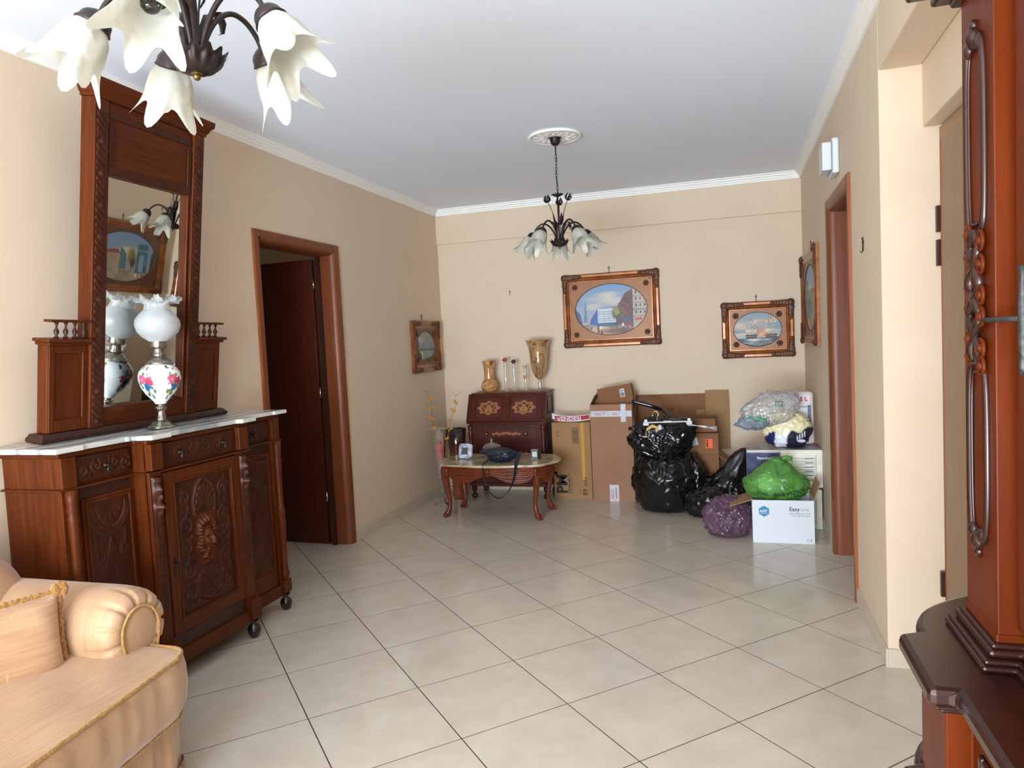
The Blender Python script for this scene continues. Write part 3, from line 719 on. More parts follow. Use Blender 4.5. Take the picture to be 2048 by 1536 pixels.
part('globe', MB().lathe([(.030, .372), (.034, .388), (.062, .408), (.084, .432), (.0935, .460), (.091, .486), (.076, .508), (.058, .526), (.055, .532)], 48, caps=False, rfun=lambda a, j: 1+.010*math.cos(a*24)+.006*math.cos(a*7+j*2)), GLOBE, lp, local=True)
nn = 120; P = []
for j in range(14):
    t = j/13; row = []
    for i in range(nn):
        a = 2*PI*i/nn; fl = max(0, t-.35)/.65
        r = .054-.003*math.sin(t*PI)+.040*fl**1.2+.011*fl*math.cos(a*9); z = .532+.034*min(1, t*1.6)+.012*fl+.013*fl*math.cos(a*9+1.1)+.006*fl*math.sin(a*40)
        row.append((r*math.cos(a), r*math.sin(a), z))
    P.append(row)
part('frilled_rim', MB().grid(P, wrap=True), RUFF, lp, local=True, label='clear frilled glass rim')

# ================================================================ chandeliers
SH_N, SH_M = 60, 26
def shade_mb():
    P = []
    for j in range(SH_M+1):
        t = j/SH_M; row = []
        for i in range(SH_N):
            a = 2*PI*i/SH_N; lob = (.5+.5*math.cos(5*a))**1.6
            Ln = .094+.046*lob
            z = t*Ln; r = float(np.interp(t, [0, .1, .3, .55, .8, 1], [.025, .030, .044, .051, .053, .055]))*(1+.07*math.cos(5*a)*t)
            r += .026*lob*max(0, t-.6)**1.5/.25
            row.append((r*math.cos(a), r*math.sin(a), z))
        P.append(row)
    return MB().grid(P, wrap=True)
def leafribbon(pts, wid, n=7, cup=.35):
    pts = [Vector(p) for p in pts]; P = []; m = len(pts)
    side = Vector((0, 1, 0))
    for j in range(m):
        t = (pts[min(j+1, m-1)]-pts[max(j-1, 0)]).normalized(); nrm = t.cross(side); q = j/(m-1)
        w = wid*math.sin(PI*min(.97, .12+q*.9))**.8
        P.append([tuple(pts[j]+side*w*s+nrm*abs(s)**2*w*cup) for s in np.linspace(-1, 1, n)])
    return MB().grid(P)
def chandelier(label, loc, a0, group):
    t = thing('chandelier', label, 'chandelier', loc, group=None)
    H = ZC-loc[2]
    P = []
    for j in range(14):
        q = j/13; row = []
        for i in range(112):
            a = 2*PI*i/112; r = .008+.046*math.sin(q*PI/2)**.75
            r *= 1+.085*math.cos(14*a)*q+(.16*(q > .85))*(q-.85)/.15; row.append((r*math.cos(a), r*math.sin(a), .010+.040*q**1.6+.006*(q > .9)*math.cos(14*a)))
        P.append(row)
    part('bowl', MB().grid(P, wrap=True), IRON, t, local=True)
    part('knob', MB().ball((0, 0, .004), .008).ball((0, 0, .012), (.012, .012, .006)), BRASS, t, local=True)
    part('stem', MB().tube([(0, 0, .012), (0, 0, .335)], .0055, 10).lathe([(.0, .012), (.03, .05), (.012, .06)], 20), IRON, t, local=True)
    part('saucer', MB().lathe([(.004, .326), (.02, .330), (.036, .343), (.034, .345), (.02, .335), (.006, .338)], 36, rfun=lambda a, j: 1+.12*math.cos(9*a) if j in (2, 3) else 1), IRON, t, local=True)
    part('canopy', MB().lathe([(.006, H-.062), (.018, H-.060), (.028, H-.048), (.034, H-.022), (.044, H-.006), (.048, H-.004), (.048, H-.0005)], 36), IRON, t, local=True)
    part('rod', MB().tube([(0, 0, H-.115), (0, 0, H-.058)], .0045, 10), IRON, t, local=True)
    z = H-.112; k = 0
    links = MB(); nlk = int((z-.345)/.0195)
    for k in range(nlk+1):
        zc_ = z-(z-.345)*k/nlk; pl = []
        for i in range(16):
            a = 2*PI*i/16; u = .0052*math.cos(a); v = .0125*math.sin(a)
            pl.append((u, 0, zc_+v) if k % 2 else (0, u, zc_+v))
        lk = MB().tube(pl, .0016, 6, closed=True)
        part('chain_link', lk, IRON, t, local=True)
    part('cable', MB().tube([(.006*math.sin(q*9), .006*math.cos(q*8), .34+(H-.11-.34)*q) for q in np.linspace(0, 1, 30)], .0018, 6), IRON, t, local=True)
    # five arms with cup, tulip shade, bulb and curled leaf
    arm_pts = [(.012, 0, .045), (.030, 0, .095), (.058, 0, .140), (.095, 0, .165), (.130, 0, .160), (.158, 0, .135), (.172, 0, .108)]
    # smooth the arm
    def cr_spline(p, n=5):
        p = [Vector(q) for q in p]; out = []
        for i in range(len(p)-1):
            a, b, c, d = p[max(i-1, 0)], p[i], p[i+1], p[min(i+2, len(p)-1)]
            for k in range(n):
                u = k/n; out.append(.5*((2*b)+(c-a)*u+(2*a-5*b+4*c-d)*u*u+(3*b-a-3*c+d)*u**3))
        return out+[p[-1]]
    ap = cr_spline(arm_pts)
    shade = shade_mb(); sme = mesh_of('shade', shade); sme.materials.append(FROST)
    for i in range(5):
        R_ = Matrix.Rotation(a0+i*2*PI/5, 4, 'Z')
        arm = part('arm', MB().tube(ap, .0058, 10, M=R_), IRON, t, local=True)
        tilt = rad(32); ax = (math.sin(tilt), 0, -math.cos(tilt)); F = R_ @ frame_M((.170, 0, .112), (math.cos(tilt), 0, math.sin(tilt)), (0, -1, 0), ax)
        part('shade_cup', MB().lathe([(.005, -.006), (.014, -.002), (.025, .006), (.030, .014), (.032, .024), (.036, .031), (.033, .032)], 24, M=F), IRON, arm, local=True)
        part('shade_bulb', MB().lathe([(.009, .010), (.010, .030), (.016, .045), (.019, .058), (.016, .072), (.008, .080), (.001, .082)], 18, M=F), (plain('white_bulb', (245, 246, 248), .3) if (i == 3) else GLASS), arm, local=True)
        m = MB(); m.add(shade.v, shade.f, True, F @ Matrix.Translation((0, 0, .020)) @ Matrix.Rotation(i*1.3, 4, 'Z'))
        part('tulip_shade', m, FROST, arm, local=True)
        lf_ = leafribbon([(.020, 0, .05), (.026, 0, .085), (.036, 0, .120), (.052, 0, .150), (.074, 0, .160), (.088, 0, .145), (.086, 0, .125), (.074, 0, .118)], .014)
        Rm = Matrix.Rotation(a0+i*2*PI/5+.25, 4, 'Z'); m = MB().add(lf_.v, lf_.f, True, Rm)
        if i % 2 == 0 or i == 3: part('curled_leaf', m, IRON, t, local=True)
    # long blades and tulips rising from the bowl
    for k, (a, top, rr) in enumerate(((a0-1.45, .305, .062), (a0+1.65, .295, .062), (a0+3.4, .268, .030))):
        R_ = Matrix.Rotation(a, 4, 'Z')
        fs_ = part('flower_stem', MB().tube(cr_spline([(.008, 0, .05), (.012, 0, .13), (.026, 0, .20), (rr, 0, top)]), .0022, 6, M=R_), IRON, t, local=True)
        F = R_ @ Matrix.Translation((rr, 0, top)) @ Matrix.Rotation(rad(20), 4, 'Y')
        m = MB()
        for p in range(5):
            Q = F @ Matrix.Rotation(p*2*PI/5, 4, 'Z')
            m2 = leafribbon([(.004, 0, 0), (.014, 0, .008), (.018, 0, .022), (.013, 0, .034), (.014 if p % 2 else .022, 0, .046)], .0115, 5, -.4); m.add(m2.v, m2.f, True, Q)
        part('tulip_flower', m, IRON, fs_, local=True)
        m2 = leafribbon([(.016, 0, .145), (.026, 0, .16), (.034, 0, .18), (.036, 0, .20), (.040, 0, .222)], .012, 5, .3)
        part('small_leaf', MB().add(m2.v, m2.f, True, R_ @ Matrix.Rotation(.3, 4, 'Z')), IRON, fs_, local=True)
    return t
chandelier('black iron chandelier with five tulip shades hanging nearest the camera', (-1.055, 1.27, 1.998), rad(-50)-rad(20), None)
chandelier('black iron chandelier with tulip shades on a chain below the ceiling rose', (-1.04, 4.50, 1.999), rad(102.9), None)
def medal(loc, label):
    t = thing('ceiling_rose', label, 'ceiling rose', loc)
    part('plaster_disc', MB().lathe([(.05, 0), (.165, 0), (.172, -.006), (.166, -.014), (.152, -.016), (.146, -.008), (.058, -.010), (.052, -.018), (.05, 0)], 64, caps=False), MOLD, t, local=True)
    n1, n2 = 14, 160; P = []
    for j in range(n1):
        q = j/(n1-1); row = []
        for i in range(n2):
            a = 2*PI*i/n2; h = .004+.009*math.sin(PI*q)*abs(math.sin(6*a+3*q))*(.6+.4*math.cos(12*a-6*q)); r = .058+.088*q; row.append((r*math.cos(a), r*math.sin(a), -.008-h))
        P.append(row)
    part('floral_relief', MB().grid(P, wrap=True), MOLD, t, local=True)
medal((-1.04, 4.50, ZC-.0005), 'white plaster ceiling rose with floral relief around the far chandelier canopy')

# ================================================================ sofa (runs along the left wall towards the camera)
sf = thing('sofa', 'cream silk sofa with rolled arm and gold cord piping in the near left corner', 'sofa', (-2.15, 1.10, 0))
YE = 1.93     # far end
def lathe_x(): pass
# base with gathered skirt
part('base', MB().box(-2.62, -1.80, .15, YE-.06, .03, .30), SATIN, sf, bevel=.03)
def wall_strip(path, z0, z1, amp, freq, off=0, nseg=14, nz=6, bulge=0.0):
    # path in plan -> wavy strip
    pts = []; acc = 0
    for (x0, y0), (x1, y1) in zip(path[:-1], path[1:]):
        Ls = math.hypot(x1-x0, y1-y0); n = max(2, int(Ls/.006))
        for k in range(n):
            u = k/n; pts.append((x0+(x1-x0)*u, y0+(y1-y0)*u, (y1-y0)/Ls, -(x1-x0)/Ls, acc+Ls*u))
        acc += Ls
    P = []
    for j in range(nz+1):
        q = j/nz; z = z0+(z1-z0)*q; row = []
        for x, y, nx, ny, s in pts:
            w_ = amp*(1-q)*(math.sin(s*freq)+.4*math.sin(s*freq*2.3+1))+off+bulge*math.sin(PI*q); row.append((x+nx*w_, y+ny*w_, z))
        P.append(row)
    return MB().grid(P)
def rounded(xf, yf, r, x_back, y_start, n=8):
    # plan outline: start near camera along front, round the far corner, back along far side
    p = [(xf+.148*(yf-y_start), y_start)]
    p += [(xf+.148*.5, yf-.5), (xf+.01, yf-r)]
    p += [(xf-r+r*math.cos(t), yf-r+r*math.sin(t)) for t in np.linspace(.2, PI/2, n)]
    p.append((x_back, yf)); return p
part('skirt', wall_strip(rounded(-1.78, 1.86, .06, -2.3, .1), .075, .30, .004, 60), SATIN, sf)
part('fringe', wall_strip(rounded(-1.773, 1.868, .06, -2.3, .1), .008, .085, .004, 420, .002, nz=4), GOLDTRIM, sf, label='gold bullion fringe')
# T-shaped seat cushion : front face bulging
ST = rounded(-1.722, 1.845, .07, -1.95, .1)
def offs(path, d):
    out = []
    for i, (x, y) in enumerate(path):
        a = path[max(i-1, 0)]; b = path[min(i+1, len(path)-1)]; L_ = math.hypot(b[0]-a[0], b[1]-a[1]); out.append((x+(b[1]-a[1])/L_*d, y-(b[0]-a[0])/L_*d))
    return out
seat = MB()
P = []
prof = [(-.035, .262), (-.012, .272), (.004, .30), (.012, .36), (.010, .42), (.004, .452), (-.004, .460)]
path = []
for (x0, y0), (x1, y1) in zip(ST[:-1], ST[1:]):
    n = max(1, int(math.hypot(x1-x0, y1-y0)/.02)); path += [(x0+(x1-x0)*k/n, y0+(y1-y0)*k/n) for k in range(n)]
path.append(ST[-1])
acc = 0
for j, (o, z) in enumerate(prof):
    row = []
    for i, (x, y) in enumerate(path):
        a = path[max(i-1, 0)]; b = path[min(i+1, len(path)-1)]; L_ = math.hypot(b[0]-a[0], b[1]-a[1]) or 1
        s = i*.02; wr = .0025*math.sin(s*70+math.sin(s*13)*2)*math.sin(PI*(j+.2)/len(prof))
        oo = o+wr; row.append((x+(b[1]-a[1])/L_*oo, y-(b[0]-a[0])/L_*oo, z))
    P.append(row)
seat.grid(P)
# domed top: from piping line inwards to the back
top = []; N = 26
for k in range(N+1):
    q = k/N; row = []
    for x, y in offs(path, -.004):
        xb = -2.45; yb = min(y, 1.78) if y > 1.5 else y
        X_ = x+(xb-x)*q; Y_ = y+(yb-y)*min(1, q*2.0)
        Z_ = .460+.030*math.sin(min(1, q*1.6)*PI/2)-.02*max(0, q-.6)
        Z_ += .0025*math.sin((Y_*26+X_*9)+math.sin(X_*20)*1.3)*min(1, q*8)
        row.append((X_, Y_, Z_))
    top.append(row)
seat.grid(top)
part('seat_cushion', seat, SATIN, sf)
def rope(pts, r, name='piping', twist=170):
    # twisted cord: two interleaved strands
    pts = [Vector(p) for p in pts]; dense = []
    for a, b in zip(pts[:-1], pts[1:]):
        n = max(1, int((b-a).length/.0022)); dense += [a+(b-a)*k/n for k in range(n)]
    dense.append(pts[-1]); m = MB(); m_acc = [0]
    for a, b in zip(dense[:-1], dense[1:]): m_acc.append(m_acc[-1]+(b-a).length)
    for st in range(3):
        q = []
        for i, p in enumerate(dense):
            t = (dense[min(i+1, len(dense)-1)]-dense[max(i-1, 0)]).normalized(); up = Vector((0, 0, 1)) if abs(t.z) < .8 else Vector((1, 0, 0))
            a = (up-t*up.dot(t)).normalized(); b = t.cross(a); th = m_acc[i]*twist*2.2+st*2*PI/3
            q.append(p+(a*math.cos(th)+b*math.sin(th))*r*.5)
        m.tube(q, r*.55, 5)
    return m
part('piping', rope([(x, y, .462) for x, y in offs(path, .001)], .0065), GOLDROPE, sf, label='gold twisted cord along the seat edge')
part('piping', rope([(x, y, .266) for x, y in offs(path, -.012)], .0055), GOLDROPE, sf, label='gold twisted cord under the seat cushion')
# rolled far arm
AC = (1.812, .535); RA = .132
def arm_sec(th, s=1.0):    # outline in (y,z): round top, tucked inner side, outer side dropping
    return (AC[0]+RA*s*math.cos(th), AC[1]+RA*s*math.sin(th)*(1.0 if math.sin(th) > 0 else 1.15))
P = []; NA = 96
xs_ = [-2.62, -2.45, -2.3, -2.15, -2.05, -1.99, -1.955, -1.925, -1.905, -1.893, -1.888, -1.889, -1.893]
sc = [1, 1, 1, 1.005, 1.01, 1.01, 1.0, .965, .90, .80, .68, .58, .55]
for x, s in zip(xs_, sc):
    row = []
    for i in range(NA):
        th = 2*PI*i/NA; pl = .0
        if x > -2.0:
            g = smooth01((x+2.0)/.08)*(1-smooth01((.62-s)/.08)); pl = -.055*g*max(0, math.cos(th*11+.4))**6
        y, z = arm_sec(th, s*(1+pl)); row.append((x+pl*.25, y, z))
    P.append(row)
armo = part('arm', MB().grid(P, wrap=True).box(-2.60, -1.96, AC[0]-.085, AC[0]+.095, .06, .50), SATIN, sf)
P = [[(-1.893+.010*(1-q*q), AC[0]+RA*.55*q*math.cos(2*PI*i/48), AC[1]-.008+RA*.60*q*math.sin(2*PI*i/48)*(1 if math.sin(2*PI*i/48) > 0 else 1.5)) for i in range(48)] for q in np.linspace(0.02, 1, 9)]
part('arm_panel', MB().grid(P, wrap=True), SATIN, armo)
part('arm_cord', rope([(-1.886, AC[0]+RA*.57*math.cos(t), AC[1]-.008+RA*.62*math.sin(t)*(1 if math.sin(t) > 0 else 1.5)) for t in np.linspace(-PI*.32, PI*1.32, 60)], .005), GOLDROPE, armo, label='gold twisted cord around the arm panel')
# near arm and back (mostly outside the picture)
P = [[(x, y-1.51 if False else 2*0.15+.02-(y-AC[0])*1-.0, z) for y, z in [arm_sec(2*PI*i/48, s) for i in range(48)]] for x, s in zip(xs_, sc)]
part('arm', MB().grid(P, wrap=True).box(-2.60, -1.96, .23, .41, .06, .50), SATIN, sf)
def padded(x0, x1, y0, y1, z0, z1, r):
    return MB().box(x0, x1, y0, y1, z0, z1)
bk = MB(); P = []
for y, k in zip(np.linspace(.2, 1.87, 40), range(40)):
    e = min(1, min(k, 39-k)/4); e = math.sqrt(1-(1-e)**2); hh = .80+.05*math.sin(PI*k/39); row = []
    for i in range(28):
        th = PI*i/27; row.append((-2.55+(.10+.03*e)*math.cos(th)+.06*(1-math.sin(th)), y, .40+(hh-.40)*(.55+.45*e)*math.sin(th)**.35 if 0 < i < 27 else .40))
    P.append(row)
bk.grid(P); part('backrest', bk, SATIN, sf, subsurf=0)
part('back_cord', rope([(-2.43, y, .795+.05*math.sin(PI*(y-.2)/1.5)) for y in np.linspace(.35, 1.62, 30)], .006), GOLDROPE, sf)
# ---- pillow
pw = thing('pillow', 'square silk pillow edged with gold chenille trim leaning on the sofa arm', 'pillow', (-2.110, 1.535, .555), (0, rad(-8), rad(-27)))
S = .145; P1 = []; P2 = []; n = 33
for j in range(n):
    r1 = []; r2 = []
    for i in range(n):
        u, v = -1+2*i/(n-1), -1+2*j/(n-1); th = .062*((1-u**4)*(1-v**4))**.55
        sh = 1-.06*(1-u*u)*abs(v)**3-.0; sv = 1-.06*(1-v*v)*abs(u)**3
        wr = .004*math.sin(u*9+v*5)*abs(u*v)
        r1.append((th+wr, u*S*sv, v*S*sh)); r2.append((-th*.8, u*S*sv, v*S*sh))
    P1.append(r1); P2.append(r2)
part('cover', MB().grid(P1).grid(P2), PILLOW, pw, local=True, weld=True)
edge = [P1[0][i] for i in range(n)]+[P1[j][-1] for j in range(n)]+[P1[-1][i] for i in reversed(range(n))]+[P1[j][0] for j in reversed(range(n))]
m = MB()
for k, p in enumerate(edge):
    q = Vector(p)+Vector((0, p[1]*.03, p[2]*.03)); m.ball((q.x+.002*math.sin(k*5), q.y+.003*math.sin(k*2.7), q.z+.003*math.cos(k*3.3)), (.0085, .0095, .0095), 7, 5)
m.tube([Vector(p)+Vector((0, p[1]*.03, p[2]*.03)) for p in edge], .0085, 8)
part('chenille_trim', m, GOLDTRIM, pw, local=True, label='ruched gold chenille trim')
for sy in (-1, 1):
    for sz in (-1, 1):
        m = MB()
        for k in range(9):
            a = k*2*PI/8; m.ball((.004*math.sin(k*3), sy*S*1.03+.015*math.cos(a)*(k < 8), sz*S*1.03+.015*math.sin(a)*(k < 8)), .0125, 8, 6)
        part('rosette', m, GOLDTRIM, pw, local=True)
# ================================================================ cabinet in the right foreground (front faces -x)
cb = thing('display_cabinet', 'tall carved walnut cabinet with iron hinge in the right foreground', 'cabinet', (0.52, 0.75, 0))
YN = .05
def cprism(poly, z0, z1, name, mat, bev=.003, parent=None): return part(name, MB().prism(poly, z0, z1), mat, parent or cb, bevel=bev)
def low_plan(o):
    f = .285-o; p = .25-o
    pts = [(.775, YN), (f, YN), (f, 1.10-o), (p, 1.10-o), (p, 1.295+o), (f+.0, 1.312+o)]
    cx, cy, rx, ry = .70, 1.312, .70-f, .27+o
    pts += [(cx-rx*math.cos(t), cy+ry*math.sin(t)) for t in np.linspace(.12, PI/2, 16)]
    pts += [(.775, cy+ry)]; return pts
def top_plan(o):
    f = .285-o; p = .25-o
    pts = [(.775, YN), (f, YN), (f, 1.098-o*.4), (p, 1.098-o*.4), (p, 1.295+o*.3), (f+.0, 1.312+o*.3)]
    cx, cy, rx, ry = .70, 1.312, .70-f, .27+o
    pts += [(cx-rx*math.cos(t), cy+ry*math.sin(t)) for t in np.linspace(.05, PI/2, 18)]
    pts += [(.775, cy+ry)]; return pts
cprism(low_plan(-.03), .0, .70, 'lower_body', CABW, .004)
cprism(low_plan(-.028), .70, .86, 'frieze', CABW, .003)
cprism(low_plan(-.012), .862, .868, 'under_moulding', CABD)
cprism(low_plan(-.020), .854, .861, 'under_moulding', CABD)
cprism(top_plan(.0), .869, .900, 'cabinet_top', CABD, .010)
cprism(low_plan(-.004), .655, .672, 'middle_moulding', CABD, .005); cprism(low_plan(.006), .635, .655, 'middle_moulding', CABD, .006)
cprism(low_plan(-.0), .0, .09, 'plinth', CABD, .006)
# small framed panel and drawer front with an iron pull beside the lower pilaster
dr = part('drawer', MB().box(.302, .318, .62, 1.055, .69, .845), CABW, cb, bevel=.003)
mb = MB()
for y in (.625, 1.035): mb.box(.295, .304, y, y+.015, .695, .84)
for z in (.695, .827): mb.box(.295, .3035, .64, 1.035, z, z+.013)
part('bead', mb, CABD, dr, bevel=.004)
part('iron_pull', MB().ball((.293, 1.00, .72), (.010, .012, .022)).ball((.285, .985, .70), (.009, .02, .010)), IRON, dr)
# upper body
XU = .3624
ub = part('upper_body', MB().box(XU+.042, .77, YN, 1.328, .946, 1.92), CABW, cb, bevel=.003)
pil = part('pilaster', MB().box(XU, XU+.07, 1.188, 1.330, .946, 1.918), CABW, cb, bevel=.002)
def up_plan(o): return [(.77, YN), (XU+.042-o, YN), (XU+.042-o, 1.188-o), (XU-o, 1.188-o), (XU-o, 1.330+o), (.77, 1.330+o)]
for k, (o, a, b) in enumerate(((.028, .9005, .910), (.024, .910, .918), (.016, .918, .930), (.011, .930, .938))):
    cprism(up_plan(o), a, b, 'base_moulding', CABD, .006)
cprism(up_plan(.003), .936, .950, 'upper_plinth', CABW)
for o, a, b in ((.014, 1.915, 1.930), (.036, 1.930, 1.955), (.066, 1.955, 1.995), (.072, 1.995, 2.03)): cprism(up_plan(o), a, b, 'crown_moulding', CABD, .006)
# carved cartouches on the pilaster: raised outlines with scrolls (face looks to -x)
def outline(zc, hh, yc=1.259, hw=.040):
    pts = []
    for k in range(40):
        a = 2*PI*k/40; c, s = math.cos(a), math.sin(a)
        pts.append((XU-.002, yc+hw*(abs(c)**.28)*(1 if c > 0 else -1), zc+hh*(abs(s)**.75)*(1 if s > 0 else -1)))
    return pts
for zc, hh in ((1.691, .145), (1.211, .138)):
    part('carved_cartouche', MB().tube(outline(zc, hh), .0055, 8, closed=True).tube(outline(zc, hh-.014, hw=.031), .0028, 6, closed=True), CABD, pil)
for z, s in ((1.838, 1), (1.070, -1)):
    mb = MB()
    for k, (dy, dz, r) in enumerate(((0, 0, .012), (.018, -.010*s, .009), (-.018, -.010*s, .009), (0, .014*s, .007), (.010, .010*s, .006))): mb.ball((XU-.003, 1.259+dy*1.2, z+dz*1.2), (r, r*1.2, r*1.4), 12, 8)
    part('carved_scroll', mb, CABD, pil)
mb = MB(); mb2 = MB()
for s in (-1, 1):
    pts = [(XU-.005, 1.259+s*.022*math.sin((z-1.34)*2*PI/.106)*(.6+.4*math.cos((z-1.45)*17)), z) for z in np.linspace(1.352, 1.548, 60)]
    mb.tube(pts, [.005+.004*abs(math.sin(k*.3)) for k in range(60)], 8)
for z in (1.540, 1.505, 1.459, 1.427, 1.379, 1.352):
    for s in (-1, 1):
        c = Vector((XU-.005, 1.259+s*.027, z+s*.007))
        mb2 = MB(); mb2.tube([(c.x, c.y+.012*math.cos(a), c.z+.014*math.sin(a)) for a in np.linspace(0, 2*PI, 16, endpoint=False)], .0032, 8, closed=True).ball(tuple(c), (.008, .007, .008), 10, 6); part('carved_rosette', mb2, CABW, pil)
part('carved_ribbon', mb, CABD, pil)
# door with long iron hinge bar
dd = part('cabinet_door', MB().box(XU+.024, XU+.042, .40, 1.184, .96, 1.90), CABW, cb, bevel=.003)
mb = MB(); mb.box(XU+.015, XU+.025, 1.08, 1.155, .97, 1.89); part('door_stile', mb, CABW, dd, bevel=.005)
mb = MB()
mb.tube([(XU+.000, 1.086, z) for z in (1.339, 1.35, 1.361, 1.38, 1.397, 1.409, 1.421, 1.433, 1.452, 1.469, 1.483)], [.003, .006, .004, .005, .006, .006, .006, .006, .005, .004, .006], 10)
mb.tube([(XU+.000, 1.086, 1.414), (XU-.006, 1.146, 1.414), (XU-.007, 1.188, 1.414), (XU-.005, 1.216, 1.414)], .0038, 8)
part('iron_hinge', mb, plain('pewter_iron', (40, 39, 38), .5, metal=.5, c2=(74, 72, 70), nscale=120), dd, label='long iron hinge bar with a pin')

# ================================================================ paintings
class Canvas:
    def __init__(s, w, h, asp, seed):
        s.U, s.V = np.meshgrid((np.arange(w)+.5)/w*asp, (np.arange(h)+.5)/h); s.c = np.zeros((h, w, 3)); s.asp = asp; s.r = np.random.RandomState(seed)
        s.N = sum(np.sin(s.U*f*a+s.V*f*b+p)/k for k, (f, a, b, p) in enumerate([(11, 1, .7, 1), (23, -.8, 1, 2), (41, 1, -1.2, 0), (67, .5, 1.3, 4)], 1))/2
    def fill(s, m, c, n=.0, a=1.0):
        k = lin(c)*(1+n*s.N[..., None]); m = (m*a)[..., None]; s.c = s.c*(1-m)+k*m; return s
    def rect(s, x0, x1, y0, y1, c, n=.1): return s.fill(((s.U > x0) & (s.U < x1) & (s.V > y0) & (s.V < y1)).astype(float), c, n)
    def poly(s, p, c, n=.1):
        m = np.zeros(s.U.shape, bool); j = len(p)-1
        for i in range(len(p)):
            (x1, y1), (x2, y2) = p[i], p[j]
            if y1 != y2: m ^= ((y1 > s.V) != (y2 > s.V)) & (s.U < (x2-x1)*(s.V-y1)/(y2-y1)+x1)
            j = i
        return s.fill(m.astype(float), c, n)
    def blot(s, x, y, rx, ry, c, n=.2, a=1.0): return s.fill(smooth01(1.6-1.3*np.hypot((s.U-x)/rx, (s.V-y)/ry)+.25*s.N), c, n, a)
    def vgrad(s, y0, y1, c0, c1):
        t = np.clip((s.V-y0)/(y1-y0), 0, 1)[..., None]; m = (s.V >= y0) & (s.V <= y1)
        s.c = np.where(m[..., None], lin(c0)*(1-t)+lin(c1)*t, s.c); return s
def art_boulevard(w, h, asp):
    k = Canvas(w, h, asp, 1); k.vgrad(0, 1, (178, 170, 160), (112, 150, 190))
    for x, y, rx, ry in ((.55, .72, .35, .08), (.75, .66, .3, .08), (.40, .58, .2, .08), (.65, .80, .3, .05)): k.blot(x, y, rx, ry, (196, 188, 176), .1, .8)
    k.poly([(.0, .0), (asp, 0), (asp, .22), (0, .22)], (150, 124, 104), .3); k.blot(.35, .10, .4, .10, (186, 168, 140), .2); k.blot(.95, .08, .5, .06, (128, 84, 76), .3)
    k.poly([(0, .55), (.10, .42), (.14, .24), (0, .2)], (60, 96, 150), .3); k.poly([(.44, .52), (.30, .32), (.28, .22), (.44, .22)], (52, 92, 156), .2)
    k.poly([(.195, .70), (.205, .70), (.225, .42), (.24, .26), (.21, .26), (.20, .36), (.19, .26), (.16, .26), (.175, .42)], (100, 128, 158), .1)
    k.rect(.44, .80, .24, .52, (206, 214, 222)); 
    for r in range(5):
        for c in range(11): k.rect(.455+c*.031, .468+c*.031, .27+r*.045, .295+r*.045, (84, 92, 112))
    for c in range(12): k.rect(.455+c*.028, .462+c*.028, .52, .555, (110, 104, 110))
    k.rect(.40, .86, .18, .25, (66, 92, 130), .3)
    k.poly([(.80, .22), (.80, .50), (.98, .80), (1.13, .88), (1.13, .14), (.95, .17)], (104, 70, 66), .3)
    for r in range(5):
        for c in range(5):
            x = .86+c*.053; k.rect(x, x+.022, .34+r*(.06+.012*c), .37+r*(.06+.012*c), (170, 82, 66) if (r+c) % 2 else (62, 46, 56))
    k.poly([(.90, .30), (1.13, .34), (1.13, .26), (.88, .24)], (70, 84, 116))
    k.rect(1.13, asp, .12, .92, (176, 164, 150), .12)
    for r in range(4):
        k.rect(1.13, asp, .34+r*.13, .35+r*.13, (98, 78, 72))
        for c in range(3): k.rect(1.18+c*.085, 1.205+c*.085, .40+r*.13, .45+r*.13, (52, 44, 44))
    k.rect(1.15, 1.30, .27, .32, (206, 84, 76)); k.blot(.80, .42, .10, .13, (66, 78, 60), .4); k.blot(.80, .46, .07, .08, (134, 136, 72), .4); k.rect(.795, .812, .12, .36, (80, 66, 60))
    for x, y, c in ((.44, .14, (74, 50, 48)), (.50, .15, (222, 210, 204)), (.51, .10, (176, 100, 66)), (.69, .16, (96, 128, 84)), (.93, .19, (226, 222, 214)), (.935, .13, (62, 92, 130)), (1.02, .15, (150, 84, 70)), (1.06, .15, (180, 110, 90)), (.24, .15, (70, 96, 128)), (.30, .14, (92, 72, 72)), (.45, .08, (60, 44, 44)), (.51, .05, (60, 44, 44))): k.blot(x, y, .022, .038, c, .2)
    return k.c
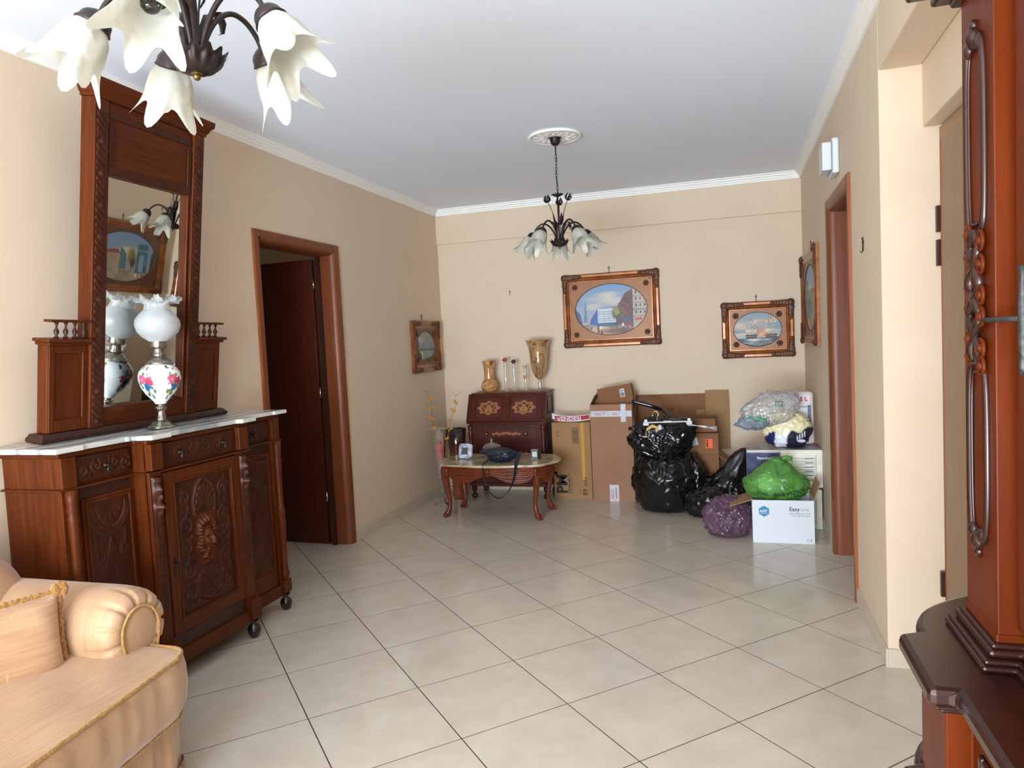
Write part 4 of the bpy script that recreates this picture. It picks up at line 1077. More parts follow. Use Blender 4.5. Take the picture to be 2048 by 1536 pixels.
def art_ships(w, h, asp):
    k = Canvas(w, h, asp, 2); k.vgrad(0, 1, (186, 172, 158), (128, 148, 158))
    for x, y, rx, ry, c in ((.3, .62, .4, .1, (196, 178, 158)), (.9, .76, .4, .07, (196, 160, 140)), (.15, .45, .3, .06, (128, 140, 146)), (1.2, .60, .25, .12, (112, 144, 160)), (.5, .85, .4, .06, (140, 150, 156)), (.2, .36, .3, .05, (204, 186, 160))): k.blot(x, y, rx, ry, c, .12, .85)
    k.poly([(0, 0), (asp, 0), (asp, .27), (0, .24)], (44, 66, 96), .5); k.blot(.75, .10, .45, .07, (104, 118, 104), .5); k.blot(.65, .20, .35, .04, (190, 192, 184), .4); k.blot(.3, .12, .2, .03, (132, 150, 170), .5)
    k.blot(.75, .40, .16, .13, (196, 130, 96), .5); k.blot(.72, .36, .09, .08, (232, 168, 110), .5); k.blot(.68, .55, .2, .08, (140, 128, 124), .4, .6)
    for x0, x1, s in ((.32, .66, 1), (.86, 1.20, -1)):
        k.poly([(x0, .36), (x0+.02, .25), (x1-.02, .25), (x1, .36)], (62, 42, 34), .3); k.rect(x0+.01, x1-.01, .30, .315, (176, 134, 84), .3)
        for q in (.2, .5, .8):
            x = x0+(x1-x0)*q; top = .86 if q == .5 else .74; k.rect(x-.005, x+.005, .33, top, (60, 50, 46), 0)
            for j, yy in enumerate((.42, .55, .67)):
                if yy < top-.06: wv = .055-.010*j; k.poly([(x-wv, yy), (x+wv, yy+.01), (x+wv*.8, yy+.09), (x-wv*.8, yy+.09)], (206, 186, 156) if (q+j) % 2 < 1 else (168, 158, 142), .25)
    k.rect(.955, .96, .6, .93, (70, 60, 60), 0); return k.c
def art_lake(w, h, asp):
    k = Canvas(w, h, asp, 3); k.vgrad(0, 1, (128, 128, 120), (150, 146, 136)); k.blot(.3, .72, .3, .10, (182, 176, 168), .2); k.blot(.45, .60, .3, .08, (196, 194, 190), .2)
    k.poly([(0, .5), (.25, .68), (.4, .58), (.55, .70), (asp, .52), (asp, .44), (0, .44)], (128, 138, 146), .15); k.rect(0, asp, .36, .43, (84, 98, 112), .1); k.rect(0, asp, .05, .36, (142, 148, 140), .15)
    k.poly([(0, 0), (asp, 0), (asp, .2), (.5, .10), (.3, .30), (0, .34)], (92, 84, 54), .4); k.blot(.12, .45, .12, .3, (112, 92, 54), .5); k.blot(.55, .33, .10, .06, (168, 130, 90), .3); k.rect(.40, .47, .05, .34, (186, 194, 196), .2)
    return k.c
def art_arch(w, h, asp):
    k = Canvas(w, h, asp, 4); k.vgrad(0, 1, (170, 160, 140), (116, 152, 188)); k.blot(.7, .6, .4, .12, (202, 198, 186), .1)
    k.poly([(0, 0), (asp, 0), (asp, .25), (0, .22)], (162, 148, 126), .3); k.poly([(0, .8), (.12, .6), (.14, .22), (0, .22)], (84, 80, 80), .3)
    k.poly([(.22, .20), (.22, .76), (.27, .80), (.50, .78), (.52, .20)], (74, 112, 136), .2); k.poly([(.31, .22), (.31, .52), (.34, .57), (.41, .57), (.44, .52), (.44, .22)], (132, 164, 182), .1); k.rect(.22, .52, .64, .67, (120, 156, 176))
    k.rect(.24, .29, .34, .46, (104, 140, 160)); k.rect(.46, .50, .34, .46, (104, 140, 160))
    k.blot(.64, .52, .13, .20, (136, 128, 62), .5); k.blot(.60, .40, .08, .12, (78, 88, 52), .5); k.rect(.62, .64, .2, .42, (84, 66, 52))
    k.poly([(.78, .26), (.78, .56), (.90, .68), (.94, .66), (.94, .26)], (92, 118, 128), .2); k.rect(.94, asp, .28, .56, (168, 152, 130), .2); k.poly([(.94, .56), (1.0, .64), (asp, .58), (asp, .54)], (150, 88, 66), .2)
    for x, y, c in ((.27, .14, (186, 64, 50)), (.33, .15, (58, 60, 54)), (.36, .13, (226, 220, 206)), (.48, .15, (232, 226, 214)), (.72, .2, (160, 124, 90)), (.8, .22, (190, 140, 104)), (.9, .2, (130, 104, 84)), (1.0, .22, (200, 150, 120))): k.blot(x, y, .020, .040, c, .2)
    return k.c
GOLDM_REFL = plain('gilded_mat_reflecting', (112, 78, 52), .4, metal=.2, c2=(98, 64, 42), nscale=14)  # gilded mat with the darkness of its reflection put into the colour
FPROF = [(0, 0), (0, .020), (.008, .030), (.022, .030), (.030, .022), (.036, .024), (.044, .020), (.050, .014), (.056, .014), (.060, .008), (.060, 0)]
def picture(label, F, w, h, art, group=None, fw=1.25, dark=False):
    # F maps local (x right, y up, z out of the wall)
    t = thing('framed_painting', label, 'painting', tuple(F.translation)); loc = F.translation
    prof = [(a*fw, b) for a, b in FPROF]; n = len(prof); cor = [(-w/2, -h/2, 1, 1), (w/2, -h/2, -1, 1), (w/2, h/2, -1, -1), (-w/2, h/2, 1, -1)]
    vs = [(x+sx*a, y+sy*a, b) for x, y, sx, sy in cor for a, b in prof]
    fs = [(j*n+i, j*n+(i+1) % n, ((j+1) % 4)*n+(i+1) % n, ((j+1) % 4)*n+i) for j in range(4) for i in range(n)]
    fr = part('frame', MB().add(vs, fs, False, F), GOLDF, t)
    iw, ih = w-.12*fw, h-.12*fw; rx, ry = iw/2*.90, ih/2*.90
    # mat with an oval opening
    N = 96; ring = []; outr = []
    for k in range(N):
        a = 2*PI*k/N; c, s = math.cos(a), math.sin(a); q = 1/max(abs(c)/(iw/2+.004), abs(s)/(ih/2+.004)); outr.append((c*q, s*q, .012)); ring.append((rx*c, ry*s, .012))
    inn = [(x*.985, y*.985, .006) for x, y, z in ring]
    part('oval_mat', MB().grid([outr, ring, inn], False, F, wrap=True), GOLDM_REFL if dark else GOLDM, t)
    part('oval_bead', MB().tube([(x, y, .012) for x, y, z in ring], .0028, 6, F, closed=True), BRONZE, t)
    nx, ny = int(150*min(1.4, iw/.5)), int(110*min(1.4, ih/.4)); asp = rx/ry; c = art(nx, ny, asp)
    m = MB(); P = [[((i+.5)/nx*2*rx-rx, (j+.5)/ny*2*ry-ry, .0065) for i in range(nx)] for j in range(ny)]
    idx = np.arange(nx*ny).reshape(ny, nx); X, Y = np.array(P)[..., 0]/rx, np.array(P)[..., 1]/ry
    inside = (X**2+Y**2) < 1.0; remap = -np.ones(nx*ny, int); sel = idx[inside]; remap[sel] = np.arange(len(sel))
    pts = np.array(P).reshape(-1, 3)[sel]; q = inside[:-1, :-1] & inside[1:, :-1] & inside[:-1, 1:] & inside[1:, 1:]
    jj, ii = np.where(q); faces = [(int(remap[idx[a, b]]), int(remap[idx[a, b+1]]), int(remap[idx[a+1, b+1]]), int(remap[idx[a+1, b]])) for a, b in zip(jj, ii)]
    m.add([tuple(p) for p in pts], faces, False, F); m.col = c.reshape(-1, 3)[sel]; part('canvas', m, PAINT, t)
    # carved corners and rosettes
    cs = .050*fw
    for sx in (-1, 1):
        for sy in (-1, 1):
            m = MB(); rr = random.Random(int(sx*2+sy+5))
            for k in range(13):
                d = k/12; along = (k % 2 == 0); L_ = d*cs*2.3; o = .018*fw
                x = sx*(w/2-o-(L_ if along else .0)); y = sy*(h/2-o-(0 if along else L_)); r = (.024-.010*d)*fw
                m.ball((x+rr.uniform(-.003, .003), y+rr.uniform(-.003, .003), .030), (r, r, .008), 8, 6, F)
            m.ball((sx*(w/2-.02*fw), sy*(h/2-.02*fw), .034), (.02*fw, .02*fw, .009), 10, 6, F)
            part('carved_corner', m, BRONZE, t)
            m = MB(); px, py = sx*(iw/2-.033*fw-.0), sy*(ih/2-.033*fw)
            for k in range(6):
                a = k*PI/3; m.ball((px+.013*fw*math.cos(a), py+.013*fw*math.sin(a), .014), (.009*fw, .009*fw, .005), 8, 6, F)
            m.ball((px, py, .017), (.006*fw, .006*fw, .005), 8, 6, F); part('rosette', m, BRONZE, t)
    return t
def hook(label, F, s=1.0):
    t = thing('picture_hook', label, 'hook', tuple(F.translation)); m = MB()
    m.tube([(0, -.022*s, .004), (0, .020*s, .004)], [.0028*s, .0024*s], 8, F).ball((0, .024*s, .005), (.0045*s, .006*s, .004), 8, 6, F).ball((-.009*s, .012*s, .004), (.006*s, .003*s, .003), 8, 6, F).ball((.009*s, .012*s, .004), (.006*s, .003*s, .003), 8, 6, F)
    m.tube([(0, -.022*s, .004), (0, -.028*s, .010), (0, -.022*s, .016)], .0018*s, 6, F); part('hook_body', m, MAHOG_D, t); return t
def wf(side, a, z):
    if side == 'back': return frame_M((a, YB-.001, z), (1, 0, 0), (0, 0, 1), (0, -1, 0))
    if side == 'left': return frame_M((XL+.001, a, z), (0, 1, 0), (0, 0, 1), (1, 0, 0))
    return frame_M((XR-.001, a, z), (0, -1, 0), (0, 0, 1), (-1, 0, 0))
picture('gold framed painting of a Paris boulevard in an oval, largest on the far wall', wf('back', -1.04, 1.665), .875, .665, art_boulevard)
picture('gold framed painting of two sailing ships in battle, right on the far wall', wf('back', .208, 1.420), .583, .478, art_ships)
picture('small gold framed lake view in an oval on the left wall near the corner', frame_M((XL+.001, 6.015, 1.412), (0, 1, 0), (0, 0, 1), (1, 0, 0)), .60, .465, art_lake, dark=True)
picture('gold framed painting of a blue triumphal arch on the right wall by the far corner', wf('right', 5.80, 1.638), 1.05, .70, art_arch, dark=True)
hook('picture hook above the boulevard painting', wf('back', -1.044, 2.025)); hook('picture hook above the ship battle painting', wf('back', .203, 1.688))
hook('bare picture hook on the far wall above the writing desk', wf('back', -1.988, 1.876), .8); hook('picture hook above the small lake view on the left wall', wf('left', 5.965, 1.675))
hook('bare picture hook on the right wall between door and corner', wf('right', 3.559, 1.774), 1.2); hook('picture hook above the arch painting on the right wall', wf('right', 5.72, 2.02))
# alarm siren
al = thing('alarm_siren', 'white alarm siren box high on the right wall above the door frame', 'alarm', (XR, 4.33, 2.33))
part('backplate', MB().box(XR-.038, XR-.001, 4.24, 4.42, 2.24, 2.43), WHITEP, al, bevel=.012)
part('cover', MB().box(XR-.085, XR-.038, 4.25, 4.41, 2.26, 2.41), WHITEP, al, bevel=.006)
part('seam', MB().box(XR-.040, XR-.036, 4.236, 4.424, 2.256, 2.414), plain('grey_seam', (150, 150, 150), .6), al)

# ================================================================ marble topped coffee table
ct = thing('coffee_table', 'carved cherry coffee table with scalloped beige marble top before the desk', 'coffee table', (-1.87, 5.52, 0))
TX, TY = -1.87, 5.52
def scal(s, rx=.505, ry=.31, n=120):
    out = []
    for k in range(n):
        a = 2*PI*k/n; c, q = math.cos(a), math.sin(a); r = 1+.030*math.cos(8*a); out.append((TX+rx*s*r*(abs(c)**.72)*(1 if c > 0 else -1), TY+ry*s*r*(abs(q)**.72)*(1 if q > 0 else -1)))
    return out
part('marble_top', MB().prism(scal(1), .437, .455), ONYX, ct, bevel=.004, label='scalloped beige marble top')
part('top_rim', MB().prism(scal(.975), .428, .437), TABLEW, ct, bevel=.003)
# apron with draped swags (heightfield around the oval)
na, nz = 260, 16; P = []
for j in range(nz+1):
    q = j/nz; row = []
    for i in range(na):
        a = 2*PI*i/na; c, s_ = math.cos(a), math.sin(a); sw = abs(math.sin(a*4+.0)); depth = .055+.075*sw
        z = .428-depth*q; fold = .010*math.cos((q+.35*sw)*26)*sw
        x = TX+.475*(abs(c)**.72)*(1 if c > 0 else -1); y = TY+.285*(abs(s_)**.72)*(1 if s_ > 0 else -1)
        row.append((x+c*fold, y+s_*fold, z))
    P.append(row)
part('apron', MB().grid(P, wrap=True), TABLEW, ct)
for k in range(8):
    mb = MB(); a = PI/4*k; c, s_ = math.cos(a), math.sin(a); x = TX+.48*(abs(c)**.72)*(1 if c > 0 else -1 if c < 0 else 0); y = TY+.29*(abs(s_)**.72)*(1 if s_ > 0 else -1)
    mb.ball((x, y, .40), (.016, .016, .024), 10, 8).ball((x, y, .368), (.010, .010, .016), 8, 6)
    part('carved_knot', mb, TABLEW, ct)
def cab_leg(mb_c, tx, ty, sx, sy):
    pts = [(0, .425, .036), (.010, .40, .038), (.022, .37, .034), (.024, .33, .028), (.018, .28, .023), (.008, .22, .019), (-.004, .15, .0155), (-.006, .10, .0145), (.004, .06, .016), (.016, .035, .021), (.026, .02, .022)]
    d = Vector((sx, sy*.6, 0)).normalized()
    m = MB(); cs = [Vector((tx, ty, 0))+d*o+Vector((0, 0, z)) for o, z, r in pts]
    m.tube(cs, [r*1.2 for _, _, r in pts], 14)
    e = Vector((tx, ty, 0))+d*.030; m.ball((e.x, e.y, .018), (.024, .024, .018), 14, 8)
    for k in (-1, 0, 1):
        u = d.cross(Vector((0, 0, 1)))*k*.014; m.ball((e.x+d.x*.016+u.x, e.y+d.y*.016+u.y, .014), (.010, .010, .014), 8, 6)
    k0 = Vector((tx, ty, 0))+d*.030; m.ball((k0.x, k0.y, .372), (.020, .020, .030), 12, 8)
    for k in (-1, 1):
        u = d.cross(Vector((0, 0, 1)))*k*.018; m.tube([(k0.x+u.x, k0.y+u.y, .40), (k0.x+u.x*.9-d.x*.004, k0.y+u.y*.9-d.y*.004, .34), (k0.x-d.x*.02+u.x*.3, k0.y-d.y*.02+u.y*.3, .24)], [.007, .006, .003], 6)
    return m
for sx, sy, x, y in ((-1, -1, -2.27, 5.375), (1, -1, -1.525, 5.36), (1, 1, -1.50, 5.68), (-1, 1, -2.25, 5.68)): part('leg', cab_leg(None, x, y, sx, sy), TABLEW, ct)
ZT = .4555
# digital photo frame, clock, glass bowl, bag
pf = thing('digital_frame', 'small white rounded digital frame with grey screen on the coffee table', 'digital frame', (-2.17, 5.53, ZT), (rad(-12), 0, rad(-8)))
part('case', MB().prism([(.062*math.copysign(abs(math.cos(a))**.35, math.cos(a)), .064+.062*math.copysign(abs(math.sin(a))**.35, math.sin(a))) for a in np.linspace(0, 2*PI, 48, endpoint=False)], -.012, .012, ax='y'), plain('swirl_case', (222, 226, 232), .25, c2=(120, 130, 160), nscale=30), pf, local=True, bevel=.003)
part('screen', MB().box(-.034, .026, -.0135, -.011, .035, .092), plain('grey_screen', (84, 90, 84), .3), pf, local=True)
part('stand', MB().box(-.02, .02, .01, .045, .001, .006), WHITEP, pf, local=True)
ck = thing('desk_clock', 'small square silver clock on the right end of the coffee table', 'clock', (-1.555, 5.53, ZT), (0, 0, rad(-10)))
part('case', MB().box(-.036, .036, -.014, .022, 0, .078), plain('silver_case', (176, 176, 172), .35, metal=.6), ck, local=True, bevel=.003)
part('dial', MB().box(-.024, .020, -.0155, -.013, .018, .062), WHITEP, ck, local=True)
part('bezel', MB().box(-.029, -.024, -.016, -.013, .013, .067).box(.020, .025, -.016, -.013, .013, .067).box(-.024, .020, -.016, -.013, .062, .067).box(-.024, .020, -.016, -.013, .013, .018), BLACKF, ck, local=True)
part('side_panel', MB().box(.026, .0365, -.0145, .0225, .0, .0785), BLACKF, ck, local=True)
part('clock_hands', MB().box(-.0025, -.0010, -.0165, -.0155, .038, .056).box(-.002, .010, -.0165, -.0155, .037, .0385), BLACKF, ck, local=True)
gb_ = thing('candy_dish', 'clear cut glass dish with lid in the middle of the coffee table', 'dish', (-1.955, 5.60, ZT))
CUT = thin_glass('cut_glass', haze=(225, 225, 215), hazefac=.22, rough=.05, refl=2.2)
part('bowl', MB().lathe([(.028, 0), (.030, .004), (.014, .012), (.016, .022), (.05, .040), (.068, .070), (.074, .092), (.070, .090), (.046, .046), (.01, .03)], 36, rfun=lambda a, j: 1+.05*math.cos(12*a)*(j > 3), caps=False), CUT, gb_, local=True)
lid = part('lid', MB().lathe([(.072, .093), (.060, .106), (.030, .120), (.008, .126), (.006, .134), (.004, .136)], 36, rfun=lambda a, j: 1+.05*math.cos(12*a)*(j < 3), caps=False), CUT, gb_, local=True)
part('lid_knob', MB().ball((0, 0, .146), (.011, .011, .014)), CUT, lid, local=True)
nb = thing('waist_bag', 'navy blue shoulder bag with long strap hanging over the coffee table edge', 'bag', (-1.80, 5.38, ZT))
vs, fs = blob_pts((0, .02, .055), (.125, .085, .060), 5, 11, .10, 1.6, .05, 3, squash=lambda p, d: Vector((p.x*(1.0+.15*p.y*6), p.y, max(p.z*(1-.25*d.x), -.053))))
body = part('bag_body', MB().add(vs, fs, True), NAVY, nb, local=True)
vs, fs = blob_pts((-.045, -.015, .085), (.125, .07, .026), 5, 12, .10, 1.6, .08, 3)
fl_ = part('flap', MB().add(vs, fs, True), NAVY, nb, local=True)
part('zip', MB().tube([(.03, -.085, .085), (.06, -.09, .083), (.075, -.088, .075)], .003, 6).box(.028, .040, -.094, -.088, .072, .080), CHROME, fl_, local=True)
cl = [(.115, .02, .075), (.165, -.04, .085), (.172, -.115, .055), (.172, -.175, 0), (.160, -.19, -.08), (.125, -.19, -.17), (.075, -.19, -.232), (.02, -.19, -.252), (-.03, -.19, -.225), (-.075, -.19, -.15), (-.10, -.185, -.06), (-.105, -.165, .000), (-.085, -.09, .03), (-.06, -.06, .05)]
cv = []
for i in range(len(cl)-1):
    a, b, c, d = [Vector(cl[max(0, min(len(cl)-1, k))]) for k in (i-1, i, i+1, i+2)]
    for k in range(6):
        u = k/6; cv.append(.5*((2*b)+(c-a)*u+(2*a-5*b+4*c-d)*u*u+(3*b-a-3*c+d)*u**3))
m = MB(); P = []
for j, p in enumerate(cv):
    t_ = (cv[min(j+1, len(cv)-1)]-cv[max(j-1, 0)]).normalized(); tw = Vector((math.cos(j*.05)*.45, .9, .0)); s_ = (tw-t_*tw.dot(t_)).normalized(); nrm = t_.cross(s_)
    P.append([tuple(p+s_*a+nrm*b) for a, b in ((-.019, -.0012), (.019, -.0012), (.019, .0012), (-.019, .0012))])
m.grid(P, False, wrap=True); part('strap', m, plain('navy_webbing', (28, 38, 62), .7, bump=.4, bscale=200), nb, local=True)

# ================================================================ slant-front writing desk with inlay
DX0, DX1, DYF = -2.335, -1.595, 6.045
dk = thing('writing_desk', 'inlaid rosewood writing desk with slanted lid in the far left corner', 'desk', (-1.965, 6.25, 0))
def inlay(name, x0, x1, M_, H, parent, nx=110, ny=44):
    U, V = np.meshgrid(np.linspace(-1, 1, nx), np.linspace(-1, 1, ny)); asp = nx/ny; X = np.abs(U)*asp; Y = V; h = 0*U
    h = H(X, Y, U, V, asp); base = lin((74, 26, 17)); gold = lin((166, 110, 66)); k = np.clip(h*1.5-.25, 0, 1)[..., None]
    c = base*(1-k)+gold*k; P = [[(U[j, i]*x1, V[j, i]*x0, .0012) for i in range(nx)] for j in range(ny)]
    m = MB().grid(P, False, M_); m.col = c.reshape(-1, 3); return part(name, m, INLAY, parent)
INLAY = painted('marquetry', .3, coat=.3)
part('carcass', MB().prism([(DYF+.01, .12), (6.42, .12), (6.42, .945), (6.16, .945), (DYF+.01, .70)], DX0+.015, DX1-.015, ax='x'), DESKW, dk, bevel=.003)
part('desk_top', MB().prism([(DX0+.03, 6.125), (DX1-.03, 6.125), (DX1-.015, 6.14), (DX1-.0, 6.43), (DX0, 6.43), (DX0+.015, 6.14)], .945, .958), DESKW, dk, bevel=.004)
part('waist_moulding', MB().box(DX0-.006, DX1+.006, DYF-.012, 6.425, .685, .702), DESKW, dk, bevel=.005)
part('base_moulding', MB().box(DX0-.006, DX1+.006, DYF-.012, 6.425, .115, .145), DESKW, dk, bevel=.005)
A_ = Vector((0, 6.155-DYF, .945-.702)); Ls = A_.length; A_.normalize(); N_ = Vector((0, -A_.z, A_.y))
F = frame_M((-1.965, (6.145+DYF)/2-.012, .8235), (1, 0, 0), A_, (0, -A_.z, A_.y))
ld = part('lid', MB().box(-.330, .330, -Ls/2+.004, Ls/2-.002, -.012, .008, M=F), DESKW, dk, bevel=.003)
mb = MB()
for a, b in ((-.330, -.295), (-.035, .035), (.295, .330)): mb.box(a, b, -Ls/2+.006, Ls/2-.004, .008, .016, M=F)
for a in (-Ls/2+.006, Ls/2-.034): mb.box(-.295, -.035, a, a+.030, .008, .0158, M=F).box(.035, .295, a, a+.030, .008, .0158, M=F)
part('lid_frame', mb, DESKW, ld, bevel=.003)
def Hlid(X, Y, U, V, asp):
    h = 0*X
    for r in (.62, .50): h = np.maximum(h, np.exp(-((np.hypot(X/1.9, Y)-r-.08*np.cos(np.arctan2(Y, X/1.9)*8))/.05)**2))
    h = np.maximum(h, fan(X, Y, 0, -.35, .5, .6, 7, 0, PI)*1.2); h = np.maximum(h, ridge(X, Y, [(0, -.4), (.5, -.1), (.7, .2)], .06)); h = np.maximum(h, gb(X, Y, 0, .25, .3, .1)+gb(X, Y, 1.0, 0, .12, .2)+gb(X, Y, .5, .35, .12, .08)); return h
for s in (-1, 1): inlay('inlay_panel', .092, .118, F @ Matrix.Translation((s*.165, 0, .008)), Hlid, ld, 90, 60)
part('lid_lock', MB().lathe([(.008, 0), (.008, .003)], 12, M=F @ Matrix.Translation((0, Ls/2-.02, .016))), BRASS, ld)
for s in (-1, 1): # slanted side rails with carved strip
    x = DX0+.02 if s < 0 else DX1-.02
    rl = part('side_rail', MB().box(-.020, .020, -Ls/2, Ls/2, -.012, .018, M=frame_M((x, F.translation.y, F.translation.z), (1, 0, 0), A_, N_)), DESKW, dk, bevel=.003)
    m = MB()
    for k in range(9): m.ball((.007*math.sin(k*1.8), -Ls/2+.03+k*.025, .018), (.008, .014, .004), 8, 5, frame_M((x, F.translation.y, F.translation.z), (1, 0, 0), A_, N_))
    part('carved_strip', m, MAHOG_D, rl)
# drawers
for k, (z0, z1) in enumerate(((.515, .675), (.335, .505), (.155, .325))):
    d = part('drawer', MB().box(DX0+.065, DX1-.065, DYF-.004, DYF+.03, z0+.004, z1-.004), DESKW, dk, bevel=.003)
    mb = MB(); a0_, a1_ = DX0+.085, DX1-.085
    for z in (z0+.018, z1-.028): mb.box(a0_, a1_, DYF-.010, DYF-.003, z, z+.010)
    for x in (a0_, a1_-.010): mb.box(x, x+.010, DYF-.0098, DYF-.003, z0+.028, z1-.028)
    part('bead', mb, MAHOG_D, d, bevel=.002)
    Fd = frame_M((-1.965, DYF-.0042, (z0+z1)/2), (1, 0, 0), (0, 0, 1), (0, -1, 0))
    def Hd(X, Y, U, V, asp):
        h = gb(X, Y, .55, 0, .25, .45)*.8+gb(X, Y, 0, .2, .3, .25)
        for cx, cy, r, s in ((.9, .1, .45, 1), (1.7, -.1, .45, -1), (2.5, .1, .4, 1), (3.2, -.1, .3, -1)): h = np.maximum(h, ridge(X, Y, spiral(cx, cy, r, 1.2, 2.4 if s > 0 else .6, s), .12))
        return h
    inlay('inlay_panel', .036, .155, Fd, Hd, d, 150, 36)
    for x in (-1.965-.185, -1.965+.185): part('knob', MB().lathe([(.008, 0), (.007, .008), (.016, .014), (.017, .020), (.010, .025), (.001, .026)], 16, M=frame_M((x, DYF-.004, (z0+z1)/2-.0), (0, 0, 1), (1, 0, 0), (0, -1, 0))), BRASS, d)
dcol = [(.020, 0), (.024, .01), (.016, .02), (.022, .05), (.022, .06), (.014, .07), (.017, .18), (.021, .28), (.021, .29), (.014, .30), (.018, .40), (.022, .44), (.022, .455), (.015, .465), (.022, .48), (.024, .52)]
for x in (DX0+.028, DX1-.028):
    part('column', MB().lathe(dcol, 18, (x, DYF+.002, .155)), DESKW, dk)
    part('foot', MB().lathe([(.014, 0), (.026, .010), (.028, .030), (.016, .045), (.012, .055), (.024, .075), (.026, .095), (.018, .118)], 18, (x, DYF+.03, 0)), MAHOG_D, dk)
    part('foot', MB().lathe([(.014, 0), (.026, .010), (.028, .030), (.016, .045), (.012, .055), (.024, .075), (.026, .095), (.018, .118)], 18, (x, 6.39, 0)), MAHOG_D, dk)
mb = MB(); F2 = [(6.10, .735), (6.38, .735), (6.38, .765), (6.10, .765)]
part('side_panel', MB().box(DX1-.016, DX1-.008, 6.19, 6.38, .75, .765).box(DX1-.016, DX1-.008, 6.19, 6.38, .90, .915).box(DX1-.0161, DX1-.0081, 6.19, 6.205, .765, .90).box(DX1-.0161, DX1-.0081, 6.365, 6.38, .765, .90), MAHOG_D, dk, bevel=.002)
part('side_panel', MB().box(DX1-.016, DX1-.008, 6.10, 6.38, .20, .215).box(DX1-.016, DX1-.008, 6.10, 6.38, .62, .635).box(DX1-.0161, DX1-.0081, 6.10, 6.115, .215, .62).box(DX1-.0161, DX1-.0081, 6.365, 6.38, .215, .62), MAHOG_D, dk, bevel=.002)
# lace runner
nx, ny = 90, 24; P = [[(-2.28+.62*i/(nx-1), 6.165+.235*j/(ny-1)+.012*abs(math.sin(i*.55))*(-1 if j < 3 else 0), .9592+.0008*math.sin(i*.5)*(j < 3)) for i in range(nx)] for j in range(ny)]
tag_ = part('lace_runner', MB().grid(P), plain('lace', (196, 166, 130), .95, c2=(160, 120, 88), nscale=120), None, label='cream lace runner spread on top of the writing desk', cat='runner')
# vases with wavy decoration
def vase_paint(prof, seed, base, line, wash, n=150, m=110):
    Rr = np.array(prof); zz = np.linspace(0, 1, m); s = np.linspace(0, 1, len(Rr)); pr = [(float(np.interp(t, s, Rr[:, 0])), float(np.interp(t, s, Rr[:, 1]))) for t in zz]
    mb = MB().lathe(pr, n, caps=False); A = np.tile(np.arange(n)*2*PI/n, m); T_ = np.repeat(zz, n); r = np.random.RandomState(seed)
    f = lambda k: np.sin(A*k[0]+T_*k[1]+k[2]); a = f((2, 9, seed))+.7*f((3, -14, 2+seed))+.4*f((5, 21, seed*2)); b = f((1, -12, 1))+.8*f((4, 10, seed))
    c = np.tile(lin(base), (len(A), 1)); w_ = np.clip(a*.8, 0, 1)[:, None]; c = c*(1-w_)+lin(wash)*w_
    ln = np.maximum(np.exp(-(a/.13)**2), np.exp(-(b/.10)**2)*(a > 0)); ln = ln*(T_ > .12)*(T_ < .93); c = c*(1-ln[:, None])+lin(line)*ln[:, None]
    mb.col = c; return mb
VAS = painted('amber_glass', .12, coat=.6)
v1 = thing('amber_vase', 'short bulbous amber glass vase on the left of the writing desk', 'vase', (-2.175, 6.26, .9605))
part('vase_body', vase_paint([(.045, 0), (.072, .02), (.082, .05), (.072, .085), (.048, .12), (.046, .17), (.050, .23), (.064, .29), (.060, .29), (.045, .23)], 3, (188, 134, 78), (92, 50, 28), (200, 152, 98)), VAS, v1, local=True)
v2 = thing('footed_vase', 'tall flared amber glass vase on a clear foot on the writing desk', 'vase', (-1.690, 6.26, .9605))
part('vase_body', vase_paint([(.012, .10), (.035, .12), (.062, .17), (.078, .26), (.084, .36), (.098, .42), (.118, .462), (.114, .460), (.080, .36)], 8, (176, 138, 92), (88, 50, 32), (148, 104, 74)), VAS, v2, local=True)
part('vase_foot', MB().lathe([(.052, 0), (.052, .004), (.018, .010), (.012, .03), (.020, .055), (.014, .08), (.012, .10)], 30, caps=False), CUT, v2, local=True, label='clear glass foot')
def bottle(x, h, col, label, flower=False):
    t = thing('glass_decanter', label, 'decanter', (x, 6.27, .9605), group=None)
    part('bottle_body', MB().lathe([(.022, 0), (.022, .003), (.013, .012), (.010, h*.35), (.014, h*.62), (.010, h*.70), (.016, h*.76), (.008, h*.80), (.016, h*.86), (.017, h*.90)], 20, caps=False), CUT, t, local=True)
    part('stopper', (MB().ball((0, 0, h*.96), (.020, .020, .020), 14, 10).tube([(-.032, 0, h*.95), (.032, 0, h*.955)], .0025, 6)) if not flower else MB().ball((0, -.014, h*.52), (.014, .010, .014)).ball((-.010, -.014, h*.56), (.010, .008, .010)).ball((.010, -.016, h*.56), (.010, .008, .010)), plain('stopper_glass_%d' % col[0], col, .15, coat=.5), t, local=True)
    if flower: part('rim', MB().lathe([(.010, h*.90), (.022, h*.97), (.024, h)], 20, caps=False), CUT, t, local=True)
bottle(-2.018, .305, (150, 52, 26), 'slim clear glass decanter with amber ball stopper beside the short vase')
bottle(-1.935, .285, (62, 18, 22), 'slim clear glass decanter with dark red ball stopper on the desk')
bottle(-1.828, .235, (196, 130, 84), 'small slim glass bottle with an orange glass flower beside the tall vase', True)
